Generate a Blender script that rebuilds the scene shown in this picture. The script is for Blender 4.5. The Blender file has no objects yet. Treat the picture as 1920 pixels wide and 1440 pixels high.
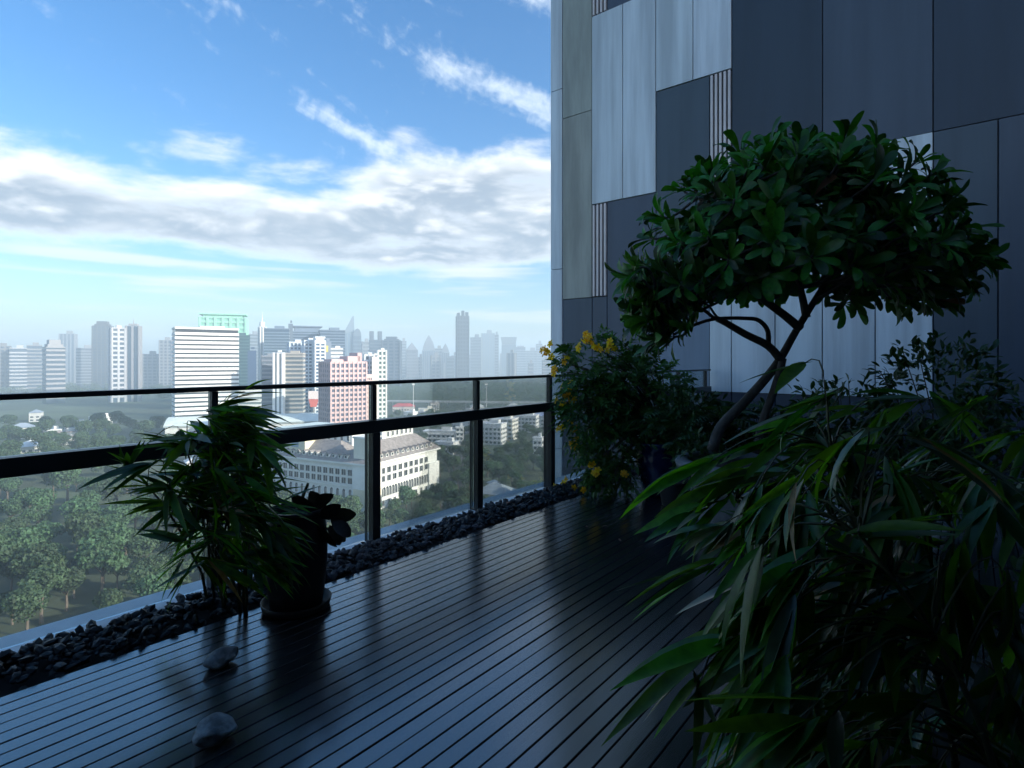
import bpy, math, random
import numpy as np
from mathutils import Vector, Matrix
R = math.radians
random.seed(7); rng = np.random.default_rng(7)
scene = bpy.context.scene
COL = scene.collection

# ------------------------------------------------------------------ camera, world, sun, exposure
F = 1070.0            # focal length in photograph pixels (1920 wide)
HOR = 675.0           # horizon row in the photograph
EYE = 1.5             # eye height over the deck (deck top is z = 0)
GZ = -64.5            # street level under the terrace
CU, SU = 0.7815, 0.6240   # world x runs along the deck boards, y across them towards the city
def c2w(X, Y): return (SU * X + CU * Y, -CU * X + SU * Y)      # camera right / forward -> world x, y
def at(px, Y): return c2w((px - 960) / F * Y, Y)
def pt(px, py, Y):
    x, y = at(px, Y); return Vector((x, y, EYE + (HOR - py) / F * Y))
cam = bpy.data.cameras.new('camera'); co = bpy.data.objects.new('camera', cam); COL.objects.link(co)
cam.sensor_width = 36; cam.lens = 36 * F / 1920; cam.shift_y = -45 / 1920
cam.clip_start = 0.05; cam.clip_end = 40000
co.location = (0, 0, EYE); co.rotation_euler = (R(90), 0, math.atan2(SU, CU) - R(90))
scene.camera = co
scene.render.resolution_x, scene.render.resolution_y = 1024, 768
scene.render.engine = 'CYCLES'
scene.cycles.use_denoising = True
scene.cycles.max_bounces = 6; scene.cycles.diffuse_bounces = 2; scene.cycles.glossy_bounces = 3
scene.cycles.transmission_bounces = 4; scene.cycles.transparent_max_bounces = 16; scene.cycles.volume_bounces = 3
scene.cycles.caustics_reflective = False; scene.cycles.caustics_refractive = False
scene.cycles.sample_clamp_indirect = 4
scene.view_settings.view_transform = 'Standard'; scene.view_settings.look = 'None'
scene.view_settings.exposure = 1.4; scene.view_settings.gamma = 1.0; scene.view_settings.use_curve_mapping = False

SUN_EL = R(23); sx, sy = c2w(0.95, -0.30); SUN_ROT = math.atan2(sx, sy)
SUN_DIR = Vector((math.sin(SUN_ROT) * math.cos(SUN_EL), math.cos(SUN_ROT) * math.cos(SUN_EL), math.sin(SUN_EL)))
sl = bpy.data.lights.new('sun', 'SUN'); sl.energy = 3.2; sl.angle = R(0.5); sl.color = (1.0, 0.90, 0.76)
so = bpy.data.objects.new('sun', sl); COL.objects.link(so)
so.rotation_euler = SUN_DIR.to_track_quat('Z', 'Y').to_euler(); so.location = (30, -30, 60)

class NT:
    """tiny helper round a node tree"""
    def __init__(s, tree): s.t = tree; s.n = tree.nodes; s.l = tree.links
    def add(s, kind, **kw):
        n = s.n.new(kind)
        for k, v in kw.items(): setattr(n, k, v)
        return n
    def put(s, sock, v):
        if isinstance(v, bpy.types.NodeSocket): s.l.new(v, sock)
        else: sock.default_value = v
    def m(s, op, a, b=0.0, c=None, clamp=False):
        n = s.add('ShaderNodeMath', operation=op, use_clamp=clamp)
        s.put(n.inputs[0], a); s.put(n.inputs[1], b)
        if c is not None: s.put(n.inputs[2], c)
        return n.outputs[0]
    def ss(s, v, lo, hi):
        n = s.add('ShaderNodeMapRange', interpolation_type='SMOOTHSTEP'); n.clamp = True
        s.put(n.inputs['Value'], v); s.put(n.inputs['From Min'], lo); s.put(n.inputs['From Max'], hi)
        return n.outputs['Result']
    def xyz(s, x, y, z):
        n = s.add('ShaderNodeCombineXYZ')
        for i, v in enumerate((x, y, z)): s.put(n.inputs[i], v)
        return n.outputs[0]
    def noise(s, vec, scale=1.0, detail=4.0, rough=0.55, dist=0.0):
        n = s.add('ShaderNodeTexNoise')
        if vec is not None: s.l.new(vec, n.inputs['Vector'])
        n.inputs['Scale'].default_value = scale; n.inputs['Detail'].default_value = detail
        n.inputs['Roughness'].default_value = rough; n.inputs['Distortion'].default_value = dist
        return n.outputs['Fac']
    def mix(s, f, a, b):
        n = s.add('ShaderNodeMix', data_type='RGBA')
        s.put(n.inputs[0], f); s.put(n.inputs[6], a if isinstance(a, bpy.types.NodeSocket) else (*a, 1))
        s.put(n.inputs[7], b if isinstance(b, bpy.types.NodeSocket) else (*b, 1))
        return n.outputs[2]

world = bpy.data.worlds.new('World'); scene.world = world; world.use_nodes = True; world.cycles.sampling_method = 'MANUAL'; world.cycles.sample_map_resolution = 512
w = NT(world.node_tree); w.n.clear()
out = w.add('ShaderNodeOutputWorld'); bg = w.add('ShaderNodeBackground'); w.l.new(bg.outputs[0], out.inputs[0])
sky = w.add('ShaderNodeTexSky', sky_type='NISHITA'); sky.sun_disc = False
sky.sun_elevation = SUN_EL; sky.sun_rotation = SUN_ROT; sky.altitude = 60
sky.air_density = 1.0; sky.dust_density = 2.0; sky.ozone_density = 3.0
SKY = 0.100
tc = w.add('ShaderNodeTexCoord'); sep = w.add('ShaderNodeSeparateXYZ'); w.l.new(tc.outputs['Generated'], sep.inputs[0])
dx, dy, dz = sep.outputs
fr = w.m('ADD', w.m('MULTIPLY', dx, CU), w.m('MULTIPLY', dy, SU))       # forward
rt = w.m('SUBTRACT', w.m('MULTIPLY', dx, SU), w.m('MULTIPLY', dy, CU))  # right
az = w.m('MULTIPLY', w.m('ARCTAN2', rt, fr), 180 / math.pi)
el = w.m('MULTIPLY', w.m('ARCSINE', dz), 180 / math.pi)
elp = w.m('MAXIMUM', el, 0.0)
# cloud bank: a broad deck low over the city, lumpy on top and streaky below
top = w.m('ADD', w.m('MULTIPLY', w.noise(w.xyz(w.m('MULTIPLY', az, 0.05), 0.0, 1.3), 1.35, 1, 0.5), 7.0), w.m('ADD', w.m('MULTIPLY', w.ss(az, -17.0, -10.0), 4.0), 15.2))
n2 = w.noise(w.xyz(w.m('MULTIPLY', az, 0.020), w.m('MULTIPLY', elp, 0.16), 8.4), 1.5, 1, 0.5)
def bank(de, det):
    e = w.m('ADD', elp, de)
    n1 = w.noise(w.xyz(w.m('MULTIPLY', az, 0.050), w.m('MULTIPLY', e, 0.135), 3.1), 1.7, det, 0.60, 0.25)
    body = w.m('MULTIPLY', w.ss(e, 5.5, 12.0), w.m('SUBTRACT', 1.0, w.ss(w.m('SUBTRACT', e, top), -4.5, 3.0)))
    d = w.m('ADD', w.m('MULTIPLY', body, 0.95), w.m('MULTIPLY', w.m('SUBTRACT', n1, 0.5), 1.7))
    return w.m('ADD', d, w.m('MULTIPLY', w.m('SUBTRACT', n2, 0.5), 0.9))
d0 = bank(0.0, 7); d1 = bank(1.3, 3)
cov = w.ss(d0, 0.44, 0.92)
lit = w.ss(w.m('SUBTRACT', d0, d1), -0.06, 0.34)
thick = w.ss(d0, 0.55, 1.05)
# high streaks running down towards the right
sdir = R(21)
s_al = w.m('ADD', w.m('MULTIPLY', az, math.cos(sdir)), w.m('MULTIPLY', el, -math.sin(sdir)))
s_ac = w.m('ADD', w.m('MULTIPLY', az, math.sin(sdir)), w.m('MULTIPLY', el, math.cos(sdir)))
sv = w.xyz(w.m('MULTIPLY', s_al, 0.055), w.m('MULTIPLY', s_ac, 0.26), 5.7)
sn = w.noise(sv, 1.3, 5, 0.62, 0.6)
sf = w.noise(w.xyz(w.m('MULTIPLY', s_al, 0.5), w.m('MULTIPLY', s_ac, 0.5), 2.2), 1.6, 3, 0.6, 0.3)
def streak(ac, wid, a0, a1):
    g = w.m('SUBTRACT', 1.0, w.ss(w.m('ABSOLUTE', w.m('SUBTRACT', s_ac, ac)), 0.0, wid))
    return w.m('MULTIPLY', g, w.m('MULTIPLY', w.ss(s_al, a0, a0 + 5), w.m('SUBTRACT', 1.0, w.ss(s_al, a1, a1 + 25))))
def sac(a, e): return a * math.sin(sdir) + e * math.cos(sdir)
def sal(a, e): return a * math.cos(sdir) - e * math.sin(sdir)
st = w.m('MAXIMUM', streak(sac(-3, 26.0), 2.6, sal(-10.5, 28.5), sal(30, 12)),
         w.m('MAXIMUM', streak(sac(-17, 21.6), 1.5, sal(-23, 24), sal(-13, 19.5)), streak(sac(3, 32.5), 2.6, sal(-4, 34), sal(40, 18))))
sd = w.m('ADD', w.m('ADD', w.m('MULTIPLY', st, 0.55), w.m('MULTIPLY', w.m('SUBTRACT', sn, 0.5), 1.3)), w.m('MULTIPLY', w.m('SUBTRACT', sf, 0.5), 0.9))
scov = w.m('MULTIPLY', w.ss(sd, 0.14, 0.85), 0.75)
scov = w.m('MULTIPLY', scov, w.ss(el, 3.0, 14.0))
# thin veils close to the horizon
vn = w.noise(w.xyz(w.m('MULTIPLY', az, 0.035), w.m('MULTIPLY', elp, 0.42), 9.9), 1.5, 3, 0.6)
veil = w.m('MULTIPLY', w.m('MULTIPLY', w.ss(vn, 0.48, 0.70), 0.65), w.m('MULTIPLY', w.ss(el, 0.0, 4.0), w.m('SUBTRACT', 1.0, w.ss(el, 12.0, 18.0))))
skyc = w.add('ShaderNodeMix', data_type='RGBA', blend_type='MULTIPLY'); skyc.inputs[0].default_value = 1
w.l.new(sky.outputs[0], skyc.inputs[6]); skyc.inputs[7].default_value = (SKY, SKY, SKY, 1)
hsv = w.add('ShaderNodeHueSaturation'); hsv.inputs['Saturation'].default_value = 1.3; w.l.new(skyc.outputs[2], hsv.inputs['Color']); c_sky = hsv.outputs[0]
c_bank = w.mix(w.m('MULTIPLY', thick, w.m('SUBTRACT', 1.0, w.m('MULTIPLY', lit, 0.85))), (0.50, 0.51, 0.52), (0.168, 0.209, 0.262))
c1 = w.mix(veil, c_sky, (0.455, 0.445, 0.405))
c2 = w.mix(scov, c1, (0.40, 0.45, 0.50))
c3 = w.mix(cov, c2, c_bank)
w.l.new(c3, bg.inputs[0]); bg.inputs[1].default_value = 1.0

# ------------------------------------------------------------------ materials
MATS = {}
def mat(name, col, rough=0.6, var=0.0, scale=4.0, metal=0.0, spec=0.5, rvar=0.0, bump=0.0, stretch=(1, 1, 1), objvar=0.0, trans=0.0, detail=5.0, coat=0.0, bscale=None, bdist=0.02):
    if name in MATS: return MATS[name]
    m = bpy.data.materials.new(name); m.use_nodes = True; MATS[name] = m
    t = NT(m.node_tree); p = t.n['Principled BSDF']
    p.inputs['Metallic'].default_value = metal; p.inputs['Specular IOR Level'].default_value = spec
    p.inputs['Roughness'].default_value = rough; p.inputs['Coat Weight'].default_value = coat; p.inputs['Coat Roughness'].default_value = 0.19; p.inputs['Coat IOR'].default_value = 1.8
    c = None
    if var or rvar or bump:
        tcn = t.add('ShaderNodeTexCoord'); mp = t.add('ShaderNodeMapping'); t.l.new(tcn.outputs['Object'], mp.inputs[0]); mp.inputs['Scale'].default_value = stretch
        nz = t.noise(mp.outputs[0], scale, detail, 0.6)
        if var:
            c = t.mix(t.ss(nz, 0.3, 0.7), tuple(x * (1 - var) for x in col), tuple(min(1, x * (1 + var)) for x in col))
        if rvar:
            t.l.new(t.m('ADD', t.m('MULTIPLY', t.m('SUBTRACT', nz, 0.5), rvar * 2), rough, clamp=True), p.inputs['Roughness'])
        if bump:
            b = t.add('ShaderNodeBump'); b.inputs['Strength'].default_value = bump; b.inputs['Distance'].default_value = bdist
            t.l.new(t.noise(mp.outputs[0], bscale or scale * 3, 4, 0.6), b.inputs['Height']); t.l.new(b.outputs[0], p.inputs['Normal'])
    if objvar:
        oi = t.add('ShaderNodeObjectInfo'); hs = t.add('ShaderNodeHueSaturation')
        t.l.new(t.m('ADD', t.m('MULTIPLY', oi.outputs['Random'], objvar * 2), 1 - objvar), hs.inputs['Value'])
        t.l.new(t.m('ADD', t.m('MULTIPLY', oi.outputs['Random'], 0.04), 0.48), hs.inputs['Hue'])
        if c is None: hs.inputs['Color'].default_value = (*col, 1)
        else: t.l.new(c, hs.inputs['Color'])
        c = hs.outputs[0]
    if c is not None: t.l.new(c, p.inputs['Base Color'])
    else: p.inputs['Base Color'].default_value = (*col, 1)
    if trans:
        tr = t.add('ShaderNodeBsdfTranslucent'); mx = t.add('ShaderNodeMixShader'); mx.inputs[0].default_value = trans
        tcol = (min(1, col[0] * 2.2), min(1, col[1] * 2.0), col[2] * 0.8, 1)
        tr.inputs[0].default_value = tcol
        if c is not None:
            ml = t.add('ShaderNodeMix', data_type='RGBA', blend_type='MULTIPLY'); ml.inputs[0].default_value = 1
            t.l.new(c, ml.inputs[6]); ml.inputs[7].default_value = (2.2, 2.0, 0.8, 1); t.l.new(ml.outputs[2], tr.inputs[0])
        t.l.new(p.outputs[0], mx.inputs[1]); t.l.new(tr.outputs[0], mx.inputs[2]); t.l.new(mx.outputs[0], t.n['Material Output'].inputs[0])
    return m
def glass_mat():
    m = bpy.data.materials.new('pane_glass'); m.use_nodes = True; t = NT(m.node_tree); t.n.remove(t.n['Principled BSDF'])
    tr = t.add('ShaderNodeBsdfTransparent'); tr.inputs[0].default_value = (0.965, 0.988, 0.985, 1)
    gl = t.add('ShaderNodeBsdfGlossy'); gl.inputs['Roughness'].default_value = 0.02; gl.inputs[0].default_value = (0.8, 0.85, 0.85, 1)
    fz = t.add('ShaderNodeFresnel'); fz.inputs[0].default_value = 1.45
    mx = t.add('ShaderNodeMixShader'); t.l.new(t.m('MULTIPLY', fz.outputs[0], 0.6), mx.inputs[0]); t.l.new(tr.outputs[0], mx.inputs[1]); t.l.new(gl.outputs[0], mx.inputs[2])
    t.l.new(mx.outputs[0], t.n['Material Output'].inputs[0]); return m
GLASS = glass_mat()

# ------------------------------------------------------------------ mesh helpers
class MB:
    def __init__(s): s.v = []; s.f = []; s.mi = []; s.cur = 0
    def quad(s, a, b, c, d): 
        n = len(s.v); s.v += [tuple(a), tuple(b), tuple(c), tuple(d)]; s.f.append((n, n + 1, n + 2, n + 3)); s.mi.append(s.cur)
    def poly(s, pts):
        n = len(s.v); s.v += [tuple(p) for p in pts]; s.f.append(tuple(range(n, n + len(pts)))); s.mi.append(s.cur)
    def prism(s, base, z0, z1, top=None, bottom=True):
        """base: list of xy; top: optional list of xy for the upper ring"""
        top = top or base; n = len(base); o = len(s.v)
        s.v += [(x, y, z0) for x, y in base] + [(x, y, z1) for x, y in top]
        for i in range(n): s.f.append((o + i, o + (i + 1) % n, o + n + (i + 1) % n, o + n + i)); s.mi.append(s.cur)
        s.f.append(tuple(o + n + i for i in range(n))); s.mi.append(s.cur)
        if bottom: s.f.append(tuple(o + i for i in reversed(range(n)))); s.mi.append(s.cur)
    def box(s, x0, x1, y0, y1, z0, z1): s.prism([(x0, y0), (x1, y0), (x1, y1), (x0, y1)], z0, z1)
    def obox(s, c, ax, w_, d_, z0, z1):
        """box with centre c (xy), unit axis ax, width w_ along ax, depth d_ across"""
        s.prism(orect(c, ax, w_, d_), z0, z1)
    def bar(s, a, b, r, r2=None, n=6):
        r2 = r if r2 is None else r2; s.tube([a, b], [r, r2], n)
    def tube(s, pts, rad, n=7):
        pts = [Vector(p) for p in pts]; o = len(s.v); k = len(pts)
        up = Vector((0.31, 0.17, 0.93))
        for i, p in enumerate(pts):
            d = (pts[min(i + 1, k - 1)] - pts[max(i - 1, 0)]).normalized()
            e1 = d.cross(up); e1 = e1.normalized() if e1.length > 1e-3 else d.orthogonal().normalized(); e2 = d.cross(e1)
            for j in range(n):
                a = 2 * math.pi * j / n; s.v.append(tuple(p + (e1 * math.cos(a) + e2 * math.sin(a)) * rad[i]))
        for i in range(k - 1):
            for j in range(n):
                s.f.append((o + i * n + j, o + i * n + (j + 1) % n, o + (i + 1) * n + (j + 1) % n, o + (i + 1) * n + j)); s.mi.append(s.cur)
        s.f.append(tuple(o + j for j in reversed(range(n)))); s.mi.append(s.cur)
        s.f.append(tuple(o + (k - 1) * n + j for j in range(n))); s.mi.append(s.cur)
    def lathe(s, prof, c=(0, 0), n=28, close=True):
        o = len(s.v); k = len(prof)
        for r, z in prof:
            for j in range(n):
                a = 2 * math.pi * j / n; s.v.append((c[0] + r * math.cos(a), c[1] + r * math.sin(a), z))
        for i in range(k - 1):
            for j in range(n):
                s.f.append((o + i * n + j, o + i * n + (j + 1) % n, o + (i + 1) * n + (j + 1) % n, o + (i + 1) * n + j)); s.mi.append(s.cur)
        if close:
            s.f.append(tuple(o + j for j in reversed(range(n)))); s.mi.append(s.cur)
            s.f.append(tuple(o + (k - 1) * n + j for j in range(n))); s.mi.append(s.cur)
    def mesh(s, name, mats, off=(0, 0, 0), smooth=False):
        me = bpy.data.meshes.new(name)
        ox, oy, oz = off
        me.from_pydata([(x - ox, y - oy, z - oz) for x, y, z in s.v], [], s.f)
        for m_ in (mats if isinstance(mats, (list, tuple)) else [mats]): me.materials.append(m_)
        if any(s.mi): me.polygons.foreach_set('material_index', s.mi)
        if smooth: me.polygons.foreach_set('use_smooth', [True] * len(s.f))
        me.update(); return me
def orect(c, ax, w_, d_):
    ay = (-ax[1], ax[0]); h, k = w_ / 2, d_ / 2
    return [(c[0] + i * h * ax[0] + j * k * ay[0], c[1] + i * h * ax[1] + j * k * ay[1]) for i, j in ((-1, -1), (1, -1), (1, 1), (-1, 1))]
def link(name, data, parent=None):
    o = bpy.data.objects.new(name, data); COL.objects.link(o)
    if parent is not None: o.parent = parent
    return o
def tag(o, label, cat, group=None):
    o['label'] = label; o['category'] = cat
    if group: o['group'] = group
    return o
def thing(name, label, cat, loc=(0, 0, 0), group=None):
    o = link(name, None); o.location = loc; return tag(o, label, cat, group)
def base(o):
    while o.parent is not None: o = o.parent
    return o.location
def part(name, mb, m, parent, smooth=False, kind=None):
    o = link(name, mb.mesh(name, m, base(parent), smooth), parent)
    if kind: o['kind'] = kind
    return o
def single(name, mb, m, label, cat, loc=(0, 0, 0), group=None, smooth=False):
    o = link(name, mb.mesh(name, m, loc, smooth)); o.location = loc; return tag(o, label, cat, group)
def struct(name, mb, m, kind='structure', smooth=False):
    o = link(name, mb.mesh(name, m, (0, 0, 0), smooth)); o['kind'] = kind; return o
def piece(name, me, parent, mtx):
    """a shared-mesh piece at world matrix mtx under a thing or a piece of the setting that is not rotated"""
    o = link(name, me, parent); mm = mtx.copy(); mm.translation = mm.translation - base(parent); o.matrix_local = mm; return o
def frame(d, nrm, s=1.0):
    x = Vector(d).normalized(); n = Vector(nrm); y = n.cross(x)
    y = y.normalized() if y.length > 1e-4 else x.orthogonal().normalized(); z = x.cross(y)
    return Matrix(((x.x, y.x, z.x, 0), (x.y, y.y, z.y, 0), (x.z, y.z, z.z, 0), (0, 0, 0, 1))) @ Matrix.Diagonal((s, s, s, 1))
def locmat(p, m): m = m.copy(); m.translation = Vector(p); return m
def merged(name, tmpl, mats_list, m, parent=None, off=(0, 0, 0), smooth=False):
    """many copies of template (verts, faces) at the matrices, as one mesh"""
    tv, tf = tmpl; tv = np.asarray(tv, float); n = len(tv)
    A = np.array([np.array(M)[:3, :] for M in mats_list])
    V = np.einsum('kij,nj->kni', A[:, :, :3], tv) + A[:, None, :, 3] - np.array(off)[None, None, :]
    me = bpy.data.meshes.new(name); k = len(mats_list)
    F_ = [tuple(i + q * n for i in f) for q in range(k) for f in tf]
    me.from_pydata(V.reshape(-1, 3).tolist(), [], F_)
    me.materials.append(m)
    if smooth: me.polygons.foreach_set('use_smooth', [True] * len(F_))
    me.update(); return link(name, me, parent)
def leaf_tmpl(prof, droop=0.2, fold=0.25, twist=0.0, wave=0.0):
    """leaf of length 1 along +x; prof: list of (t, half width)"""
    v = []; f = []; k = len(prof)
    ang = 0.0; p = Vector((0, 0, 0)); last = 0.0
    for i, (t, hw) in enumerate(prof):
        dt = t - last; last = t
        p = p + Vector((math.cos(ang), 0, -math.sin(ang))) * dt
        ang = droop * (t ** 1.3) * 1.6
        tw = twist * t; wv = wave * math.sin(t * 9)
        up = Vector((math.sin(ang), 0, math.cos(ang)))
        side = Vector((0, math.cos(tw), math.sin(tw)))
        v += [tuple(p + side * hw + up * (fold * hw + wv * hw)), tuple(p), tuple(p - side * hw + up * (fold * hw - wv * hw))]
    for i in range(k - 1):
        a = i * 3; f += [(a, a + 1, a + 4, a + 3), (a + 1, a + 2, a + 5, a + 4)]
    return v, f
def tmpl_mesh(name, tmpl, m, smooth=True):
    me = bpy.data.meshes.new(name); me.from_pydata(tmpl[0], [], tmpl[1]); me.materials.append(m)
    if smooth: me.polygons.foreach_set('use_smooth', [True] * len(tmpl[1]))
    me.update(); return me
def rv(s=1.0): return Vector((random.gauss(0, s), random.gauss(0, s), random.gauss(0, s)))
def bez(a, b, c, d, n=8):
    a, b, c, d = map(Vector, (a, b, c, d)); o = []
    for i in range(n + 1):
        t = i / n; o.append(a * (1 - t) ** 3 + b * 3 * t * (1 - t) ** 2 + c * 3 * t * t * (1 - t) + d * t ** 3)
    return o

# ------------------------------------------------------------------ the terrace: deck, pebbles, ledge
RAIL = 3.86           # y of the railing line
D = 11.0              # x of the tower face
M_deck = mat('deck_wood', (0.020, 0.020, 0.022), 0.21, var=0.35, scale=3.0, rvar=0.08, spec=1.0, coat=1.0, bump=0.25, stretch=(0.35, 5, 5), objvar=0.30, bscale=24, bdist=0.0012)
M_under = mat('deck_void', (0.012, 0.012, 0.013), 0.9)
M_conc = mat('pale_concrete', (0.85, 0.86, 0.85), 0.8, var=0.10, scale=3, bump=0.1)
M_peb = mat('dark_slate', (0.045, 0.047, 0.055), 0.55, var=0.4, scale=9, objvar=0.45, bump=0.3)
mb = MB(); mb.box(-4.2, 10.9, -2.6, 3.86, -0.30, -0.045); mb.box(-4.2, 10.9, 3.365, 3.38, -0.045, -0.006)
slab = struct('terrace_slab', mb, M_under)
deck = link('deck', None); deck['kind'] = 'structure'
PITCH = 0.0815
def board_mesh(L, wd):
    m_ = MB(); c = 0.0022; h = wd / 2
    prof = [(-h, -0.03), (h, -0.03), (h, -c), (h - c, 0), (-h + c, 0), (-h, -c)]
    n = len(prof)
    m_.v = [(0, y, z) for y, z in prof] + [(L, y, z) for y, z in prof]
    m_.f = [(i, (i + 1) % n, n + (i + 1) % n, n + i) for i in range(n)] + [tuple(reversed(range(n))), tuple(range(n, 2 * n))]
    m_.mi = [0] * len(m_.f); return m_.mesh('board', M_deck)
bmesh_cache = {}
y = 3.36 - PITCH / 2; i = 0
while y > -2.5:
    cuts = [-4.0, random.choice([-1.6, -1.0, 0.2]) if y < 1.2 else -0.4, random.choice([6.8, 7.6, 8.4, 9.0]), 10.7]
    for a, b in zip(cuts, cuts[1:]):
        L = round(b - a - 0.004, 3)
        if L not in bmesh_cache: bmesh_cache[L] = board_mesh(L, PITCH - 0.0068)
        piece('board', bmesh_cache[L], deck, Matrix.Translation((a, y + random.gauss(0, 0.0006), random.gauss(0, 0.0008))) @ Matrix.Rotation(random.gauss(0, 0.003), 4, 'X'))
    y -= PITCH; i += 1

def ico():
    t = (1 + 5 ** 0.5) / 2
    v = [Vector(p).normalized() for p in ((-1, t, 0), (1, t, 0), (-1, -t, 0), (1, -t, 0), (0, -1, t), (0, 1, t), (0, -1, -t), (0, 1, -t), (t, 0, -1), (t, 0, 1), (-t, 0, -1), (-t, 0, 1))]
    f = [(0, 11, 5), (0, 5, 1), (0, 1, 7), (0, 7, 10), (0, 10, 11), (1, 5, 9), (5, 11, 4), (11, 10, 2), (10, 7, 6), (7, 1, 8), (3, 9, 4), (3, 4, 2), (3, 2, 6), (3, 6, 8), (3, 8, 9), (4, 9, 5), (2, 4, 11), (6, 2, 10), (8, 6, 7), (9, 8, 1)]
    return v, f
def ico2():
    v, f = ico(); v = list(v); g = []; mid = {}
    def m_(a, b):
        k = (min(a, b), max(a, b))
        if k not in mid: mid[k] = len(v); v.append(((v[a] + v[b]) / 2).normalized())
        return mid[k]
    for a, b, c in f:
        x, y_, z = m_(a, b), m_(b, c), m_(c, a); g += [(a, x, z), (b, y_, x), (c, z, y_), (x, y_, z)]
    return v, g
def stone_tmpl(sx_, sy_, sz_, jag=0.18, fine=False):
    v, f = ico2() if fine else ico()
    return [((p.x * sx_) * (1 + random.uniform(-jag, jag)), p.y * sy_ * (1 + random.uniform(-jag, jag)), p.z * sz_ * (1 + random.uniform(-jag, jag))) for p in v], f
bed = MB(); bed.quad((-2.5, 3.38, -0.04), (10.8, 3.38, -0.04), (10.8, 3.83, -0.04), (-2.5, 3.83, -0.04))
strip = struct('pebble_strip', bed, M_under)
pt_t = [stone_tmpl(1, random.uniform(0.55, 0.8), random.uniform(0.35, 0.6)) for _ in range(6)]
pt_m = [tmpl_mesh('pebble', t, M_peb, smooth=False) for t in pt_t]
stones = []
for k in range(3600):
    u = random.uniform(0.2, 10.6); v = random.uniform(3.395, 3.815)
    s = random.uniform(0.020, 0.044); top = 0.012 + 0.035 * math.sin((v - 3.39) / 0.43 * math.pi) + random.uniform(-0.045, 0.012)
    M = Matrix.Translation((u, v, top)) @ Matrix.Rotation(random.uniform(0, 6.3), 4, 'Z') @ Matrix.Rotation(random.gauss(0, 0.5), 4, 'X') @ Matrix.Rotation(random.gauss(0, 0.5), 4, 'Y') @ Matrix.Scale(s, 4)
    fwd = CU * u + SU * v; px = 960 + F * (SU * u - CU * v) / fwd
    show = s / fwd * (1 if 560 < px < 1140 else 0.2) + top * 0.12 / fwd
    stones.append((show, k % 6, M))
stones.sort(key=lambda q: -q[0])
for sc_, k, M in stones[:300]: piece('pebble', pt_m[k], strip, M)
rest = merged('pebble_fill', pt_t[0], [M for _, k, M in stones[300:] if k < 3], M_peb, strip); rest['kind'] = 'stuff'
rest = merged('pebble_fill', pt_t[4], [M for _, k, M in stones[300:] if k >= 3], M_peb, strip); rest['kind'] = 'stuff'
mb = MB(); mb.prism([(-4.2, 3.80), (10.9, 3.80), (10.9, 4.10), (-4.2, 4.10)], -0.55, -0.005)
struct('outer_ledge', mb, M_conc)

# ------------------------------------------------------------------ glass railing
M_rail = mat('black_powder_coat', (0.012, 0.016, 0.020), 0.38, var=0.15, scale=6, spec=0.5)
rail = thing('glass_railing', 'black steel railing with clear glass panes along the edge of the dark deck', 'railing', (-3, RAIL, 0))
posts = [2.98 + 1.281 * k for k in range(-4, 7)]
for u in posts:
    mb = MB(); mb.box(u - 0.038, u + 0.038, RAIL - 0.055, RAIL + 0.055, -0.04, 0.900); part('post', mb, M_rail, rail)
    mb = MB(); mb.box(u - 0.020, u + 0.020, RAIL - 0.028, RAIL + 0.028, 1.003, 1.294); part('upper_post', mb, M_rail, rail)
mb = MB(); mb.box(-2.3, 10.85, RAIL - 0.052, RAIL + 0.052, 0.902, 1.001); part('middle_rail', mb, M_rail, rail)
mb = MB(); mb.box(-2.3, 10.85, RAIL - 0.04, RAIL + 0.04, 1.296, 1.326); part('top_rail', mb, M_rail, rail)
for a, b in zip(posts, posts[1:]):
    mb = MB(); mb.box(a + 0.046, b - 0.046, RAIL - 0.006, RAIL + 0.006, 0.02, 0.898); part('lower_pane', mb, GLASS, rail)
    mb = MB(); mb.box(a + 0.026, b - 0.026, RAIL - 0.005, RAIL + 0.005, 1.006, 1.293); part('upper_pane', mb, GLASS, rail)

# ------------------------------------------------------------------ the tower beside the terrace
M_light = mat('light_panel', (0.58, 0.62, 0.65), 0.45, var=0.20, scale=1.3, stretch=(1, 2.4, 0.16), objvar=0.05, rvar=0.08)
M_beige = mat('weathered_panel', (0.34, 0.345, 0.30), 0.6, var=0.24, scale=1.2, stretch=(1, 1.6, 0.25), objvar=0.04)
M_dark = mat('slate_panel', (0.060, 0.080, 0.105), 0.5, var=0.14, scale=1.0, stretch=(1, 2, 0.15), objvar=0.07, rvar=0.06)
M_navy = mat('navy_panel', (0.030, 0.042, 0.066), 0.5, var=0.12, scale=1.0, stretch=(1, 2, 0.2), objvar=0.05)
M_mid = mat('blue_grey_panel', (0.17, 0.22, 0.29), 0.5, var=0.12, scale=1.0, stretch=(1, 2, 0.2))
M_bar = mat('louvre_metal', (0.66, 0.58, 0.56), 0.4, var=0.08, scale=2)  # pinkish base colour holds the warm light reflected on the bars
M_joint = mat('tower_core', (0.020, 0.024, 0.030), 0.8)
tower = thing('cladded_tower', 'tall tower clad in pale, beige and slate panels with vertical louvres beside the deck', 'building', (D + 8, -6, GZ))
mb = MB(); mb.box(D + 0.06, D + 30, -62, 7.58, GZ, 30); part('core', mb, M_joint, tower)
J = [7.62, 7.29, 6.51, 5.75, 5.00, 4.22, 3.48, 2.71, 1.95, 1.18, 0.42, -0.35, -1.12, -1.88]
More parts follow.
